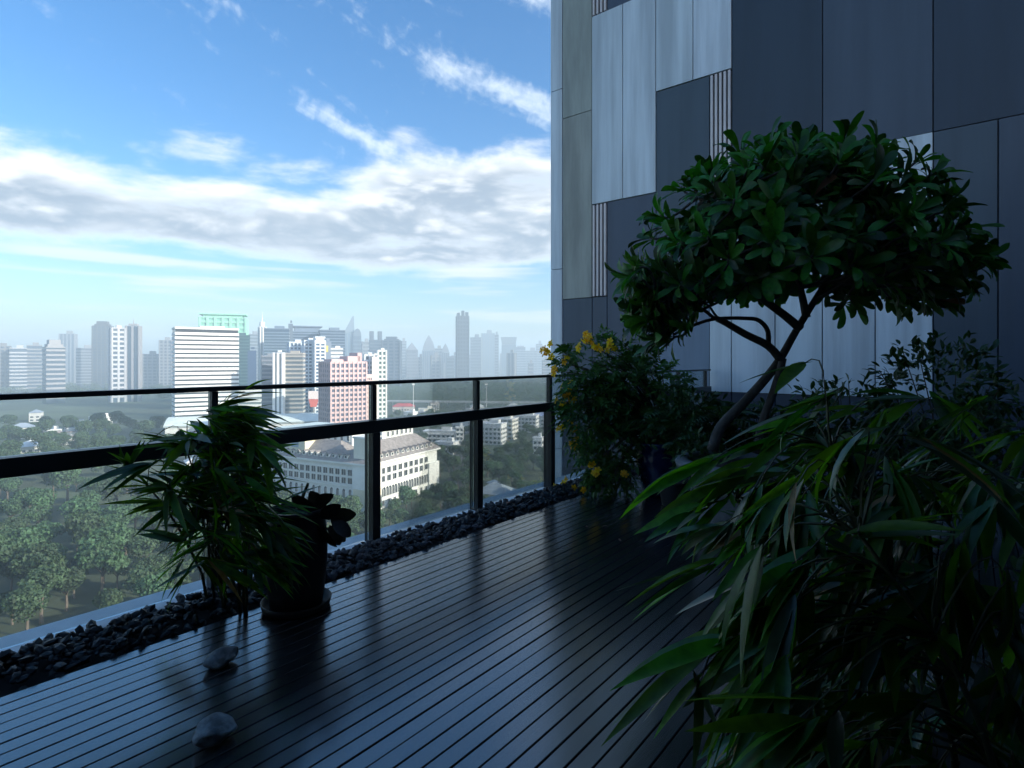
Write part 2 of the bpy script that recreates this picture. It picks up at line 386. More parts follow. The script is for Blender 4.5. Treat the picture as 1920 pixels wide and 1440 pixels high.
def panel(v0, v1, z0, z1, m, proud=0.0):
    """v0 > v1"""
    mb = MB(); g = 0.008; c = 0.006; x = D - proud
    y0, y1 = v1 + g, v0 - g; a, b = z0 + g, z1 - g
    mb.prism([(D + 0.058, y1), (x + c, y1), (x, y1 - c), (x, y0 + c), (x + c, y0), (D + 0.058, y0)], a, b)
    part('panel', mb, m, tower)
def louvres(v0, v1, z0, z1, n=5):
    for k in range(n):
        yy = v1 + (v0 - v1) * (k + 0.5) / n
        mb = MB(); mb.box(D - 0.02, D + 0.05, yy - 0.022, yy + 0.022, z0 + 0.02, z1 - 0.02); part('louvre_bar', mb, M_bar, tower)
for k in range(-3, 4):      # corner column
    z = -0.55 + 4.15 * k; panel(J[0], J[1], z, z + 4.15, M_light, 0.02)
S = 4.155
for k in range(3): panel(J[1], J[2], 2.89 + S * k, 2.89 + S * (k + 1), M_beige, 0.012)
for k in (-2, -1): panel(J[1], J[2], 2.89 + S * k, 2.89 + S * (k + 1), M_dark)
vl = 6.135                 # inner edge of the louvre slot in the second bay
panel(J[2], J[3], 4.94, 9.10, M_light, 0.02); panel(J[3], J[4], 4.94, 9.10, M_light, 0.02)
louvres(J[2], vl, 9.10, 13.25, 4); panel(vl, J[4], 9.10, 13.25, M_dark)
louvres(J[2], vl, 2.89, 4.94, 4)
for z0, z1 in ((-1.27, 2.89), (-5.42, -1.27)): panel(J[2], vl, z0, z1, M_dark)
for z0, z1 in ((0.79, 4.94), (-3.36, 0.79)):
    panel(vl, J[4], z0, z1, M_dark)
vr = 3.895
for a, b in ((J[4], J[5]), (J[5], J[6])): panel(a, b, 7.0, 11.15, M_light, 0.02)
panel(J[4], vr, 2.85, 7.0, M_dark); louvres(vr, J[6], 2.85, 7.0, 5)
panel(J[4], vr, -1.3, 2.85, M_mid); panel(vr, J[6], 0.89, 2.85, M_light, 0.02); panel(vr, J[6], -1.3, 0.89, M_navy)
panel(J[4], vr, -5.4, -1.3, M_dark)
for k in range(6, 12):
    a, b = J[k], J[k + 1]
    if k % 2 == 0: panel(a, J[k + 2], 9.2, 13.3, M_navy); panel(a, J[k + 2], 5.04, 9.2, M_navy if k < 8 or k > 9 else M_dark)
    panel(a, b, 0.89, 5.04, M_light if k < 10 else M_dark, 0.02 if k < 10 else 0)
    panel(a, b, -3.2, 0.89, M_navy)

# own building behind the camera, unseen; walls and roof added to darken the terrace
M_house = mat('own_wall', (0.10, 0.11, 0.12), 0.7, var=0.1, scale=1.5)
own = thing('unseen_shading_building', 'unseen dark building behind the planted terrace, with a roof added to shade it', 'building', (2, -6, GZ))
mb = MB(); mb.box(-14, 10.95, -16, -2.62, GZ, 4.6); part('wall', mb, M_house, own)
mb = MB(); mb.box(-14, -4.22, -2.62, 4.0, GZ, 4.6); part('wall', mb, M_house, own)
mb = MB(); mb.box(-4.22, 2.3, -2.62, 1.4, 3.7, 3.95); part('added_shade_roof', mb, M_house, own)  # unseen roof over the camera, added to darken the near deck and plants
mb = MB(); mb.box(-4.22, 10.95, -2.62, 4.08, GZ, -0.56); part('lower_storeys', mb, M_house, own)

# ------------------------------------------------------------------ the city: ground and streets
M_ground = mat('city_ground', (0.06, 0.085, 0.045), 0.95, var=0.45, scale=0.012, detail=8)
mb = MB(); mb.quad((-3800, -3800, GZ), (3800, -3800, GZ), (3800, 3800, GZ), (-3800, 3800, GZ)); struct('ground', mb, M_ground)
M_road = mat('asphalt', (0.06, 0.06, 0.062), 0.9, var=0.2, scale=0.3)
M_paint = mat('road_paint', (0.7, 0.7, 0.68), 0.8)
def road(name, p0, p1, wd, z):
    a, b = Vector(p0), Vector(p1); d = (b - a).normalized(); n = Vector((-d.y, d.x)) * wd / 2
    m_ = MB(); m_.quad((*(a - n), z), (*(b - n), z), (*(b + n), z), (*(a + n), z)); rd = struct(name, m_, M_road)
    m_ = MB(); L = (b - a).length; k = 0.0
    while k < L - 4:
        q = a + d * k; e = q + d * 3; s_ = n.normalized() * 0.12
        m_.quad((*(q - s_), z + 0.02), (*(e - s_), z + 0.02), (*(e + s_), z + 0.02), (*(q + s_), z + 0.02)); k += 9
    o = part('lane_marking', m_, M_paint, rd); o['kind'] = 'stuff'
road('road', at(830, 195), at(880, 620), 10, GZ + 0.02)
road('road', at(300, 425), at(1150, 380), 12, GZ + 0.03)
road('road', at(100, 600), at(1150, 640), 14, GZ + 0.04)

KEEP = []       # (x, y, radius) where no tree may stand
def ground_pos(px, Y): x, y_ = at(px, Y); return Vector((x, y_, GZ))
def colmat(c, rough=0.7, var=0.06, scale=0.15): return mat('paint_%d_%d_%d_%d' % (c[0] * 1000, c[1] * 1000, c[2] * 1000, rough * 100), c, rough, var=var, scale=scale)
def glassy(c): return mat('facade_glass_%d_%d_%d' % (c[0] * 1000, c[1] * 1000, c[2] * 1000), c, 0.22, spec=0.6)
def frame_of(px0, px1, Y, rot, dr):
    pxm = (px0 + px1) / 2; W = (px1 - px0) / F * Y; th = R(rot); wd = W / (abs(math.cos(th)) + dr * abs(math.sin(th))); dp = wd * dr
    x, y_ = at(pxm, Y); dv = Vector((x, y_)).normalized(); axn = Vector((dv.y, -dv.x))
    axn = Vector((axn.x * math.cos(th) - axn.y * math.sin(th), axn.x * math.sin(th) + axn.y * math.cos(th)))
    c = Vector((x, y_)) + dv * dp * 0.5
    return c, axn, wd, dp
def zpx(py, Y): return EYE + (HOR - py) / F * Y
def skyscraper(name, label, px0, px1, ytop, Y, style='bands', wall=(0.55, 0.55, 0.55), glass=(0.05, 0.08, 0.11), rot=0, dr=0.7, crown=None, group=None, fh=None, cr=0.0, z0=GZ, sp=None):
    c, ax, wd, dp = frame_of(px0, px1, Y, rot, dr); ay = Vector((-ax.y, ax.x)); zt = zpx(ytop, Y)
    root = thing(name, label, 'building', (c.x, c.y, z0), group); KEEP.append((c.x, c.y, max(wd, dp) * 0.75 + 5))
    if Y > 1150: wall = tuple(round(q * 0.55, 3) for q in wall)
    W_, G_ = colmat(wall), glassy(glass); fh = fh or (3.6 if Y < 700 else 7.2 if Y < 1500 else 10.5)
    ztb = zt - cr
    mb = MB(); mb.obox(c, ax, wd, dp, z0, ztb); part('shaft', mb, G_ if style != 'plain' else W_, root)
    lip = max(0.35, wd * 0.012)
    if style in ('bands', 'grid', 'stripes'):
        mb = MB(); th = fh * (0.42 if style != 'stripes' else 0.58); z = z0 + fh
        while z + th < ztb - 0.5: mb.obox(c, ax, wd + 2 * lip, dp + 2 * lip, z, z + th); z += fh
        mb.obox(c, ax, wd + 2 * lip, dp + 2 * lip, ztb - 0.3, ztb + 1.2)
        part('floor_band', mb, W_, root, kind='stuff')
    if style in ('grid', 'piers'):
        mb = MB(); s_ = sp or max(3.6, wd / 9); n = max(2, round(wd / s_)); nd = max(2, round(dp / s_)); pw = s_ * 0.34
        for k in range(n + 1):
            t_ = -wd / 2 + wd * k / n
            for sg in (-1, 1): mb.obox(c + ax * t_ + ay * sg * (dp / 2 + lip * 0.5), ax, pw, lip * 2.6, z0, ztb + 0.9)
        for k in range(nd + 1):
            t_ = -dp / 2 + dp * k / nd
            for sg in (-1, 1): mb.obox(c + ay * t_ + ax * sg * (wd / 2 + lip * 0.5), ax, lip * 2.6, pw, z0, ztb + 0.9)
        part('pier', mb, W_, root, kind='stuff')
    mb = MB(); r_ = lambda f, g=None: orect(c, ax, wd * f, dp * (g or f))
    if crown == 'pyramid': mb.prism(r_(0.98), ztb + 1.3, zt, r_(0.04)); part('pyramid_roof', mb, W_, root)
    elif crown == 'gothic':
        h = cr; prev = 0.98; zz = ztb + 1.3
        for f_, q in ((0.84, 0.3), (0.60, 0.58), (0.30, 0.82), (0.05, 1.0)):
            mb.prism(r_(prev), zz, ztb + h * q, r_(f_)); zz = ztb + h * q; prev = f_
        part('rounded_roof', mb, W_, root)
    elif crown == 'slope':
        a = orect(c, ax, wd, dp)
        top = [(c + ax * wd * 0.40 + (Vector(p) - c).dot(ay) * ay * 0.8) for p in a]
        top = [tuple(Vector(t) + ax * (wd * 0.06 if k in (1, 2) else -wd * 0.06)) for k, t in enumerate(top)]
        mb.prism(a, ztb + 1.3, zt, top); part('sloping_spire', mb, W_, root)
    elif crown == 'step':
        mb.prism(r_(0.62), ztb + 1.3, zt); mb.prism(r_(0.82), ztb + 1.25, ztb + cr * 0.45); part('stepped_top', mb, W_, root)
    elif crown == 'prongs':
        for sg in (-1, 1): mb.obox(c + ax * sg * wd * 0.32, ax, wd * 0.3, dp * 0.8, ztb + 1.3, zt)
        part('twin_top', mb, W_, root)
    elif crown == 'notch':
        for q, h in ((-0.36, 0.6), (0.02, 1.0), (0.36, 0.75)): mb.obox(c + ax * q * wd, ax, wd * 0.24, dp * 0.7, ztb + 1.3, ztb + cr * h)
        part('notched_top', mb, G_, root)
    elif crown == 'flare': mb.prism(r_(1.0), ztb + 1.3, zt, r_(1.16)); part('flared_top', mb, W_, root)
    elif crown == 'rim':
        mb.prism(r_(0.86, 0.9), ztb + 1.3, zt - 1.6); mb.prism(r_(1.04), zt - 1.6, zt); part('roof_rim', mb, W_, root)
    elif crown == 'mast':
        mb.prism(r_(0.7), ztb + 1.3, ztb + cr * 0.35); part('machine_room', mb, W_, root)
        m2 = MB(); m2.bar((c.x, c.y, ztb + cr * 0.35), (c.x, c.y, zt), 0.9, 0.25); part('mast', m2, W_, root)
    elif crown == 'arch':
        k = 8
        for i in range(k):
            f0, f1 = math.sqrt(1 - (i / k) ** 2) * 0.98, math.sqrt(max(0.02, 1 - ((i + 1) / k) ** 2)) * 0.98
            mb.prism(r_(f0, 0.95), ztb + 1.3 + cr * i / k, ztb + 1.3 + cr * (i + 1) / k, r_(f1, 0.95))
        part('arched_top', mb, W_, root)
    else:
        mb.prism(orect(c + ax * wd * 0.1, ax, wd * 0.4, dp * 0.4), ztb + 1.25, ztb + max(2.5, 0.006 * Y)); part('roof_plant', mb, W_, root)
    return root, c, ax, wd, dp
# --- middle distance, each one its own
skyscraper('office_block', 'white and black horizontally striped office block at the end of the railing view', 330, 441, 617, 470, 'stripes', (0.80, 0.82, 0.80), (0.03, 0.04, 0.05), rot=8, dr=0.5)
skyscraper('mint_tower', 'mint green clad tower with white roof rim rising above the striped block', 380, 461, 588, 760, 'grid', (0.30, 0.62, 0.48), (0.22, 0.5, 0.4), rot=-6, dr=0.6, crown='rim', cr=6, sp=9)
skyscraper('teal_tower', 'dark teal glass tower in front of the mint green tower', 436, 467, 630, 640, 'bands', (0.035, 0.10, 0.12), (0.02, 0.07, 0.09), rot=4, dr=0.8)
skyscraper('blue_block', 'short deep blue glass block beside the dark teal tower', 465, 480, 657, 600, 'plain', (0.035, 0.08, 0.16), rot=0)
skyscraper('slab_tower', 'pale blue slab tower behind the deep blue block', 465, 488, 627, 1250, 'bands', (0.35, 0.42, 0.5), rot=10)
skyscraper('slim_tower', 'slim white tower with a thin mast on its roof', 485, 498, 585, 900, 'piers', (0.72, 0.74, 0.72), (0.2, 0.25, 0.3), rot=20, dr=0.9, crown='mast', cr=24, sp=4)
skyscraper('striped_office', 'wide dark blue office block with level window bands next to the slim white tower', 497, 543, 617, 830, 'bands', (0.13, 0.19, 0.27), (0.03, 0.06, 0.11), rot=-5, dr=0.8, fh=4.2)
skyscraper('pillar_core', 'narrow dark service core standing up between two blue office blocks', 541, 549, 607, 850, 'plain', (0.10, 0.14, 0.19))
skyscraper('rimmed_office', 'dark blue office block with pale oval roof rim', 548, 602, 611, 860, 'bands', (0.14, 0.20, 0.28), (0.03, 0.06, 0.11), rot=3, dr=0.8, fh=4.2, crown='rim', cr=9)
skyscraper('blue_office', 'dark blue banded office block left of the glass spire', 598, 646, 620, 840, 'bands', (0.13, 0.19, 0.27), (0.03, 0.06, 0.11), rot=6, dr=0.8, fh=4.2)
skyscraper('lattice_tower', 'pale blue gridded tower, lower wing of the stepped white group', 540, 571, 643, 600, 'grid', (0.55, 0.63, 0.70), (0.05, 0.10, 0.18), rot=14, dr=0.6, sp=4.4)
skyscraper('lattice_tower', 'white gridded tower, middle step of the stepped white group', 568, 592, 640, 590, 'grid', (0.66, 0.73, 0.78), (0.05, 0.10, 0.18), rot=14, dr=0.7, sp=4.0)
skyscraper('lattice_tower', 'white gridded tower with flat cap, tallest of the stepped white group', 588, 609, 631, 585, 'grid', (0.70, 0.76, 0.80), (0.05, 0.10, 0.18), rot=14, dr=0.8, sp=4.0, crown='rim', cr=5)
sg = skyscraper('sign_tower', 'grey blue tower with small yellow sign behind the pink building', 606, 621, 641, 640, 'plain', (0.22, 0.28, 0.36), rot=0)
mb = MB(); c, ax = sg[1], sg[2]; ay = Vector((-ax.y, ax.x)); mb.obox(c - ax * 0.6 - ay * (sg[4] / 2 + 0.25), ax, 3.2, 0.4, zpx(660, 640), zpx(648, 640)); part('sign_board', mb, colmat((0.75, 0.62, 0.12)), sg[0])
skyscraper('white_low_block', 'small white banded block showing above the pink building', 620, 642, 655, 560, 'stripes', (0.75, 0.78, 0.8), (0.2, 0.25, 0.3), rot=5)
skyscraper('spire_tower', 'glass tower with one side sloping up to a pointed spire', 645, 664, 592, 1500, 'piers', (0.30, 0.42, 0.52), (0.12, 0.2, 0.28), rot=0, dr=0.8, crown='slope', cr=46, sp=9)
skyscraper('arched_tower', 'blue tower with arched top right of the glass spire', 663, 677, 617, 1500, 'bands', (0.2, 0.28, 0.36), (0.06, 0.1, 0.15), rot=0, crown='arch', cr=18)
skyscraper('slab_tower', 'pale slab tower between the arched and the twin topped tower', 678, 694, 641, 1600, 'grid', (0.4, 0.46, 0.5), rot=12)
skyscraper('twin_top_tower', 'dark blue tower with two roof blocks', 692, 717, 621, 1250, 'bands', (0.16, 0.22, 0.3), (0.05, 0.09, 0.14), rot=5, crown='prongs', cr=20)
skyscraper('broad_tower', 'broad dark blue tower with stepped roof right of the twin topped one', 717, 752, 631, 1200, 'grid', (0.16, 0.23, 0.32), (0.05, 0.09, 0.15), rot=-8, dr=0.6, crown='step', cr=9, sp=11)
# frame building with open white portal
skyscraper('portal_building', 'grey office building behind a tall white portal frame', 528, 571, 664, 480, 'bands', (0.38, 0.37, 0.34), (0.10, 0.13, 0.15), rot=-10, dr=0.7)
rt_, c, ax, wd, dp = skyscraper('portal_wing', 'narrow white columned wing at the left of the portal building', 514, 532, 663, 470, 'piers', (0.78, 0.80, 0.80), (0.15, 0.2, 0.24), rot=-10, dr=1.2, sp=5.5)
skyscraper('plain_block', 'plain grey block left of the white columned wing', 492, 516, 669, 500, 'bands', (0.20, 0.23, 0.27), (0.10, 0.13, 0.17), rot=0)
# pink residential tower: two volumes, stepped roof
PW, PG = (0.58, 0.42, 0.42), (0.09, 0.11, 0.17)
rt_, c, ax, wd, dp = skyscraper('pink_tower', 'pink apartment tower with gridded windows and stepped gables behind the hotel', 600, 686, 681, 390, 'grid', PW, PG, rot=24, dr=0.75, fh=3.3, sp=3.3)
ay = Vector((-ax.y, ax.x)); zt = zpx(681, 390)
for q, h, wq in ((-0.28, 1.5, 0.30), (0.20, 3.6, 0.36), (0.36, 6.0, 0.12)):
    mb = MB(); mb.obox(c + ax * q * wd, ax, wd * wq, dp * 0.7, zt + 1.25, zt + 1.25 + h); part('gable', mb, colmat(PW), rt_)
mb = MB(); mb.obox(c + ax * (wd * 0.5 + 3.2), ax, 5.2, dp * 0.8, GZ, zt - 8); part('side_wing', mb, colmat((0.70, 0.52, 0.48)), rt_)
for k in range(13):
    for sg_ in (-1, 0, 1):
        m2 = MB(); p_ = c + ax * (wd * 0.5 + 3.2) - ay * (dp * 0.4 + 0.06) ; m2.obox(p_ + ax * sg_ * 1.6, ax, 0.9, 0.16, zt - 12 - k * 3.3, zt - 10.4 - k * 3.3); part('window', m2, glassy((0.07, 0.08, 0.11)), rt_)
skyscraper('white_tower', 'white balconied tower right of the pink one, left half', 683, 701, 667, 440, 'grid', (0.62, 0.68, 0.74), (0.10, 0.15, 0.2), rot=6, dr=0.8, sp=3.6)
skyscraper('white_tower', 'cream blank stairwell tower between the white tower halves', 697, 709, 669, 436, 'plain', (0.78, 0.78, 0.70), rot=6)
skyscraper('white_tower', 'white balconied tower right of the pink one, taller right half', 708, 724, 659, 445, 'grid', (0.72, 0.78, 0.76), (0.12, 0.2, 0.2), rot=6, dr=0.8, sp=3.2)
# --- far skyline to the right
skyscraper('pale_tower', 'very pale thin tower right of the broad blue one', 750, 762, 640, 2100, 'bands', (0.45, 0.48, 0.5))
skyscraper('spiked_tower', 'stepped tower with a short spike at the skyline', 761, 783, 642, 1900, 'grid', (0.3, 0.33, 0.38), crown='pyramid', cr=26, rot=8)
skyscraper('pointed_tower', 'tower with tall rounded pointed crown', 792, 816, 628, 1800, 'piers', (0.34, 0.40, 0.46), (0.1, 0.16, 0.22), crown='gothic', cr=50, sp=7, dr=0.9)
skyscraper('low_tower', 'low blocky tower between two pointed crowns', 814, 830, 654, 1900, 'bands', (0.36, 0.42, 0.42), rot=5)
skyscraper('small_pointed_tower', 'smaller tower with sharp pointed crown', 828, 842, 644, 1900, 'piers', (0.3, 0.35, 0.4), crown='gothic', cr=30, sp=7)
skyscraper('low_tower', 'dark low tower left of the lone tall tower', 838, 851, 668, 1700, 'bands', (0.2, 0.26, 0.32), crown='step', cr=6)
skyscraper('tall_tower', 'lone dark very tall tower with notched crown', 855, 879, 582, 1500, 'grid', (0.085, 0.115, 0.15), (0.03, 0.045, 0.065), rot=6, dr=0.9, crown='notch', cr=15, sp=8)
skyscraper('flat_tower', 'flat topped grey tower right of the lone tall tower', 882, 903, 633, 2000, 'grid', (0.3, 0.36, 0.4), rot=-6)
skyscraper('flat_tower', 'wide pale tower, highest of the right hand cluster', 903, 927, 625, 2050, 'piers', (0.38, 0.46, 0.52), (0.2, 0.28, 0.34), rot=4, sp=8)
skyscraper('flat_tower', 'thin tower pressed against the wide pale tower', 926, 935, 628, 2100, 'bands', (0.34, 0.4, 0.46))
skyscraper('flared_tower', 'tower with flaring top at the right of the cluster', 941, 967, 632, 2100, 'piers', (0.36, 0.44, 0.48), (0.18, 0.25, 0.3), crown='flare', cr=28, sp=7)
skyscraper('small_tower', 'small tower right of the flaring one, with a needle', 967, 985, 643, 2400, 'bands', (0.4, 0.44, 0.5), crown='mast', cr=18)
skyscraper('small_tower', 'wide low pale block at the right end of the skyline', 985, 1008, 658, 2400, 'grid', (0.42, 0.46, 0.5))
skyscraper('small_tower', 'small square tower nearest the cladded tower', 1005, 1017, 645, 2500, 'bands', (0.38, 0.43, 0.5))
skyscraper('small_tower', 'low hazy block beside the yellow flowers', 1017, 1042, 660, 2500, 'bands', (0.42, 0.46, 0.52))
# fillers: low hazy blocks that close the skyline, and the row that goes on to the left
rs = random.Random(3)
for px in range(470, 1050, 13):
    y_ = rs.uniform(662, 684); wpx = rs.uniform(9, 19); Y = rs.uniform(1350, 2900)
    g = rs.uniform(0.28, 0.55); skyscraper('far_block', 'low pale block in the hazy foot of the skyline', px, px + wpx, y_, Y, rs.choice(['bands', 'grid', 'piers']), (g, g * 1.02, g * 1.05), rot=rs.uniform(-20, 20), group='low blocks at the foot of the skyline', sp=12)
for k, px in enumerate(range(-40, 330, 31)):
    y_ = rs.uniform(596, 655); Y = rs.uniform(800, 1700); g = rs.uniform(0.12, 0.5)
    sty_ = rs.choice(['bands', 'grid', 'piers', 'bands']); cw_ = rs.choice([None, 'step', 'rim', None, 'mast'])
    lab_ = ('pale' if g > 0.38 else 'mid grey' if g > 0.24 else 'dark') + {'bands': ' banded', 'grid': ' gridded', 'piers': ' ribbed'}[sty_] + ' tower with ' + {None: 'small roof room', 'step': 'stepped roof', 'rim': 'overhanging roof rim', 'mast': 'thin roof mast'}[cw_] + ' in the row left of the striped block'
    skyscraper('outer_tower', lab_, px, px + rs.uniform(18, 36), y_, Y, sty_, (g, g * 1.05, g * 1.12), (0.05, 0.08, 0.12), rot=rs.uniform(-20, 20), crown=cw_, cr=12, group='towers left of the striped block', sp=9)

# --- striped low hall, pale roofs and sign behind the hotel
skyscraper('terraced_hall', 'white terraced hall with long level window slots left of the pink tower', 452, 562, 727, 560, 'stripes', (0.74, 0.78, 0.76), (0.14, 0.19, 0.2), rot=-6, dr=0.6, fh=5.0)
def hall(label, px0, px1, Y, h, dr, col, rot=0, rise=3.0, name='low_hall'):
    c, ax, wd, dp = frame_of(px0, px1, Y, rot, dr); ay = Vector((-ax.y, ax.x)); KEEP.append((c.x, c.y, max(wd, dp) * 0.6))
    root = thing(name, label, 'building', (c.x, c.y, GZ))
    mb = MB(); mb.obox(c, ax, wd, dp, GZ, GZ + h); part('wall', mb, colmat((0.66, 0.68, 0.66)), root)
    mb = MB(); k = 8; ring = []
    for i in range(k + 1):
        t_ = i / k; ring.append((-(dp + 2) / 2 + (dp + 2) * t_, GZ + h + 0.1 + rise * math.sin(math.pi * t_)))
    for (a0, z0), (a1, z1) in zip(ring, ring[1:]):
        p0, p1 = c - ax * (wd / 2 + 1) + ay * a0, c + ax * (wd / 2 + 1) + ay * a0; q0, q1 = c - ax * (wd / 2 + 1) + ay * a1, c + ax * (wd / 2 + 1) + ay * a1
        mb.quad((*p0, z0), (*p1, z0), (*q1, z1), (*q0, z1)); mb.quad((*p0, z0 - 0.8), (*q0, z1 - 0.8), (*q1, z1 - 0.8), (*p1, z0 - 0.8))
        mb.quad((*p0, z0 - 0.8), (*p0, z0), (*q0, z1), (*q0, z1 - 0.8)); mb.quad((*p1, z0), (*p1, z0 - 0.8), (*q1, z1 - 0.8), (*q1, z1))
    part('curved_roof', mb, colmat(col, 0.5, 0.1), root)
    for i in range(1, 12):
        m2 = MB(); p_ = c + ax * (wd * (i / 12 - 0.5)) - ay * (dp / 2 + 0.1); m2.obox(p_, ax, wd / 30, 0.3, GZ + h * 0.3, GZ + h * 0.75); part('window', m2, glassy((0.06, 0.09, 0.11)), root)
    return root
hall('long hall with pale curved metal roof behind the hotel', 330, 600, 440, 17, 0.35, (0.66, 0.74, 0.72), rot=-4, rise=5)
hall('smaller hall with bluish white roof left of the pink tower foot', 560, 655, 405, 15, 0.5, (0.72, 0.76, 0.76), rot=6, rise=2)
hall('white roofed podium hall at the foot of the white tower', 690, 738, 430, 12, 0.7, (0.80, 0.82, 0.80), rot=8, rise=1.5)
# billboard
bx_, by_ = at(588, 545); bb = thing('billboard', 'billboard with white upper half and red lower half on a post', 'billboard', (bx_, by_, GZ))
dv = Vector((bx_, by_)).normalized(); ax = Vector((dv.y, -dv.x)); c = Vector((bx_, by_))
mb = MB(); mb.obox(c, ax, 9.6, 0.9, zpx(748, 545), zpx(733, 545)); part('white_panel', mb, colmat((0.80, 0.70, 0.70)), bb)
mb = MB(); mb.prism(orect(c, ax, 5.4, 0.8), zpx(763, 545), zpx(748.4, 545), orect(c, ax, 9.2, 0.8)); part('red_panel', mb, colmat((0.62, 0.13, 0.10)), bb)
mb = MB(); mb.bar((*c, GZ), (*c, zpx(763, 545)), 0.7, 0.6, 8); part('post', mb, colmat((0.3, 0.3, 0.3)), bb)
# elevated road in front of the park
ov = thing('overpass', 'grey elevated road running along the front of the park', 'overpass', (*at(850, 780), GZ))
a, b = Vector(at(690, 800)), Vector(at(1060, 760)); d = (b - a).normalized(); n = Vector((-d.y, d.x))
mb = MB(); mb.obox((a + b) / 2, d, (b - a).length, 11, GZ + 7.6, GZ + 8.9); part('road_slab', mb, colmat((0.42, 0.43, 0.42)), ov)
for sg_ in (-1, 1):
    mb = MB(); mb.obox((a + b) / 2 + n * sg_ * 5.3, d, (b - a).length, 0.4, GZ + 8.92, GZ + 9.9); part('parapet', mb, colmat((0.55, 0.56, 0.55)), ov)
k = 10.0
while k < (b - a).length:
    p_ = a + d * k; mb = MB(); mb.bar((*p_, GZ), (*p_, GZ + 7.58), 1.0, 1.0, 8); part('pillar', mb, colmat((0.42, 0.43, 0.42)), ov); k += 26
for px, lab in ((775, 'tall floodlight mast above the red roofed market'), (912, 'tall floodlight mast standing at the park beside the middle railing post')):
    x, y_ = at(px, 730); o = thing('floodlight_mast', lab, 'lamp mast', (x, y_, GZ))
    mb = MB(); mb.bar((x, y_, GZ), (x, y_, zpx(722, 730)), 0.55, 0.3, 8); part('pole', mb, colmat((0.7, 0.72, 0.72)), o)
    mb = MB(); mb.obox((x, y_), ax, 3.4, 0.5, zpx(722, 730), zpx(719, 730)); part('lamp_head', mb, colmat((0.75, 0.75, 0.74)), o)

# --- low houses among the trees
def house(label, px, Y, wm, dm, h, wall, roofc, rot=0, kind='flat', group=None, name='low_house'):
    x, y_ = at(px, Y); dv = Vector((x, y_)).normalized(); axn = Vector((dv.y, -dv.x)); th = R(rot)
    ax = Vector((axn.x * math.cos(th) - axn.y * math.sin(th), axn.x * math.sin(th) + axn.y * math.cos(th))); ay = Vector((-ax.y, ax.x)); c = Vector((x, y_)) + dv * dm / 2
    root = thing(name, label, 'house', (c.x, c.y, GZ), group); KEEP.append((c.x, c.y, max(wm, dm) * 0.62 + 3.5))
    if group is None: q_ = c - dv * (dm / 2 + 12); KEEP.append((q_.x, q_.y, wm * 0.5 + 3))
    mb = MB(); mb.obox(c, ax, wm, dm, GZ, GZ + h); part('wall', mb, colmat(wall), root)
    if kind == 'hip':
        mb = MB(); mb.prism(orect(c, ax, wm + 1.6, dm + 1.6), GZ + h + 0.05, GZ + h + min(wm, dm) * 0.32, orect(c, ax, max(0.6, wm - dm), 0.5)); part('roof', mb, colmat(roofc, 0.7, 0.12), root)
    else:
        mb = MB(); mb.obox(c, ax, wm + 0.6, dm + 0.6, GZ + h + 0.02, GZ + h + 0.5); part('roof', mb, colmat(roofc, 0.7, 0.12), root)
        mb = MB(); mb.obox(c + ax * wm * 0.2, ax, wm * 0.3, dm * 0.4, GZ + h + 0.52, GZ + h + 3); part('stair_head', mb, colmat(wall), root)
    fl = max(1, int(h / 3.4)); nw = max(2, int(wm / 3.4)); me = None
    nd = max(2, int(dm / 3.4))
    for side, nn, ln, axs, nv in (('f', nw, wm, ax, -ay), ('l', nd, dm, ay, -ax), ('r', nd, dm, ay, ax)):
        off = (dm if side == 'f' else wm) / 2 + 0.06
        for f_ in range(fl):
            m2 = MB()
            for i in range(nn):
                m2.obox(c + nv * off + axs * (ln * ((i + 0.5) / nn - 0.5)), axs, ln / nn * 0.55, 0.16, GZ + 1.0 + 3.4 * f_, GZ + 2.6 + 3.4 * f_)
            part('window_row', m2, glassy((0.05, 0.07, 0.09)), root, kind='stuff')
            if kind == 'flat' and side == 'f':
                m2 = MB(); m2.obox(c + nv * (off + 0.5), axs, ln * 0.96, 1.0, GZ + 3.25 + 3.4 * f_, GZ + 3.6 + 3.4 * f_); part('balcony_ledge', m2, colmat(roofc), root)
    return root
WH = (0.76, 0.78, 0.78)
house('near bungalow with blue grey hipped roof below the ledge', 930, 262, 17, 12, 4.2, (0.6, 0.6, 0.56), (0.30, 0.36, 0.40), rot=-25, kind='hip')
house('small tent roofed pavilion behind the bungalow', 927, 292, 5, 5, 2.6, WH, (0.8, 0.82, 0.8), rot=30, kind='hip')
house('white terraced apartment house among trees right of the middle post', 918, 445, 24, 14, 16, WH, (0.78, 0.80, 0.82), rot=-20)
house('white apartment house with cream flank beside the terraced one', 945, 470, 20, 16, 17, (0.78, 0.77, 0.72), WH, rot=-20)
house('white house with flat roof at the trees by the end post', 984, 520, 24, 16, 15, WH, (0.72, 0.74, 0.76), rot=-12)
house('blue roofed house at the trees by the end post', 1012, 540, 20, 14, 13, WH, (0.30, 0.38, 0.58), rot=-12, kind='hip')
house('tall white box house alone in the trees left of the end post', 1009, 372, 6, 6, 15, WH, WH, rot=-10)
house('violet grey roofed warehouse behind the terraced apartments', 912, 580, 40, 22, 9, (0.6, 0.6, 0.64), (0.36, 0.36, 0.44), rot=5, kind='hip')
house('white bungalow row right of the hotel end', 826, 455, 26, 10, 9, WH, (0.70, 0.74, 0.78), rot=-15)
house('white water tank house right of the bungalow row', 862, 440, 6, 6, 14, WH, WH, rot=0)
house('pale flat roofed house peeping out behind the hotel gable', 838, 400, 14, 10, 8, WH, (0.70, 0.74, 0.76), rot=-25)
house('red roofed market hall by the floodlight mast', 757, 735, 28, 12, 6, (0.6, 0.55, 0.52), (0.52, 0.09, 0.09), rot=0, kind='hip')
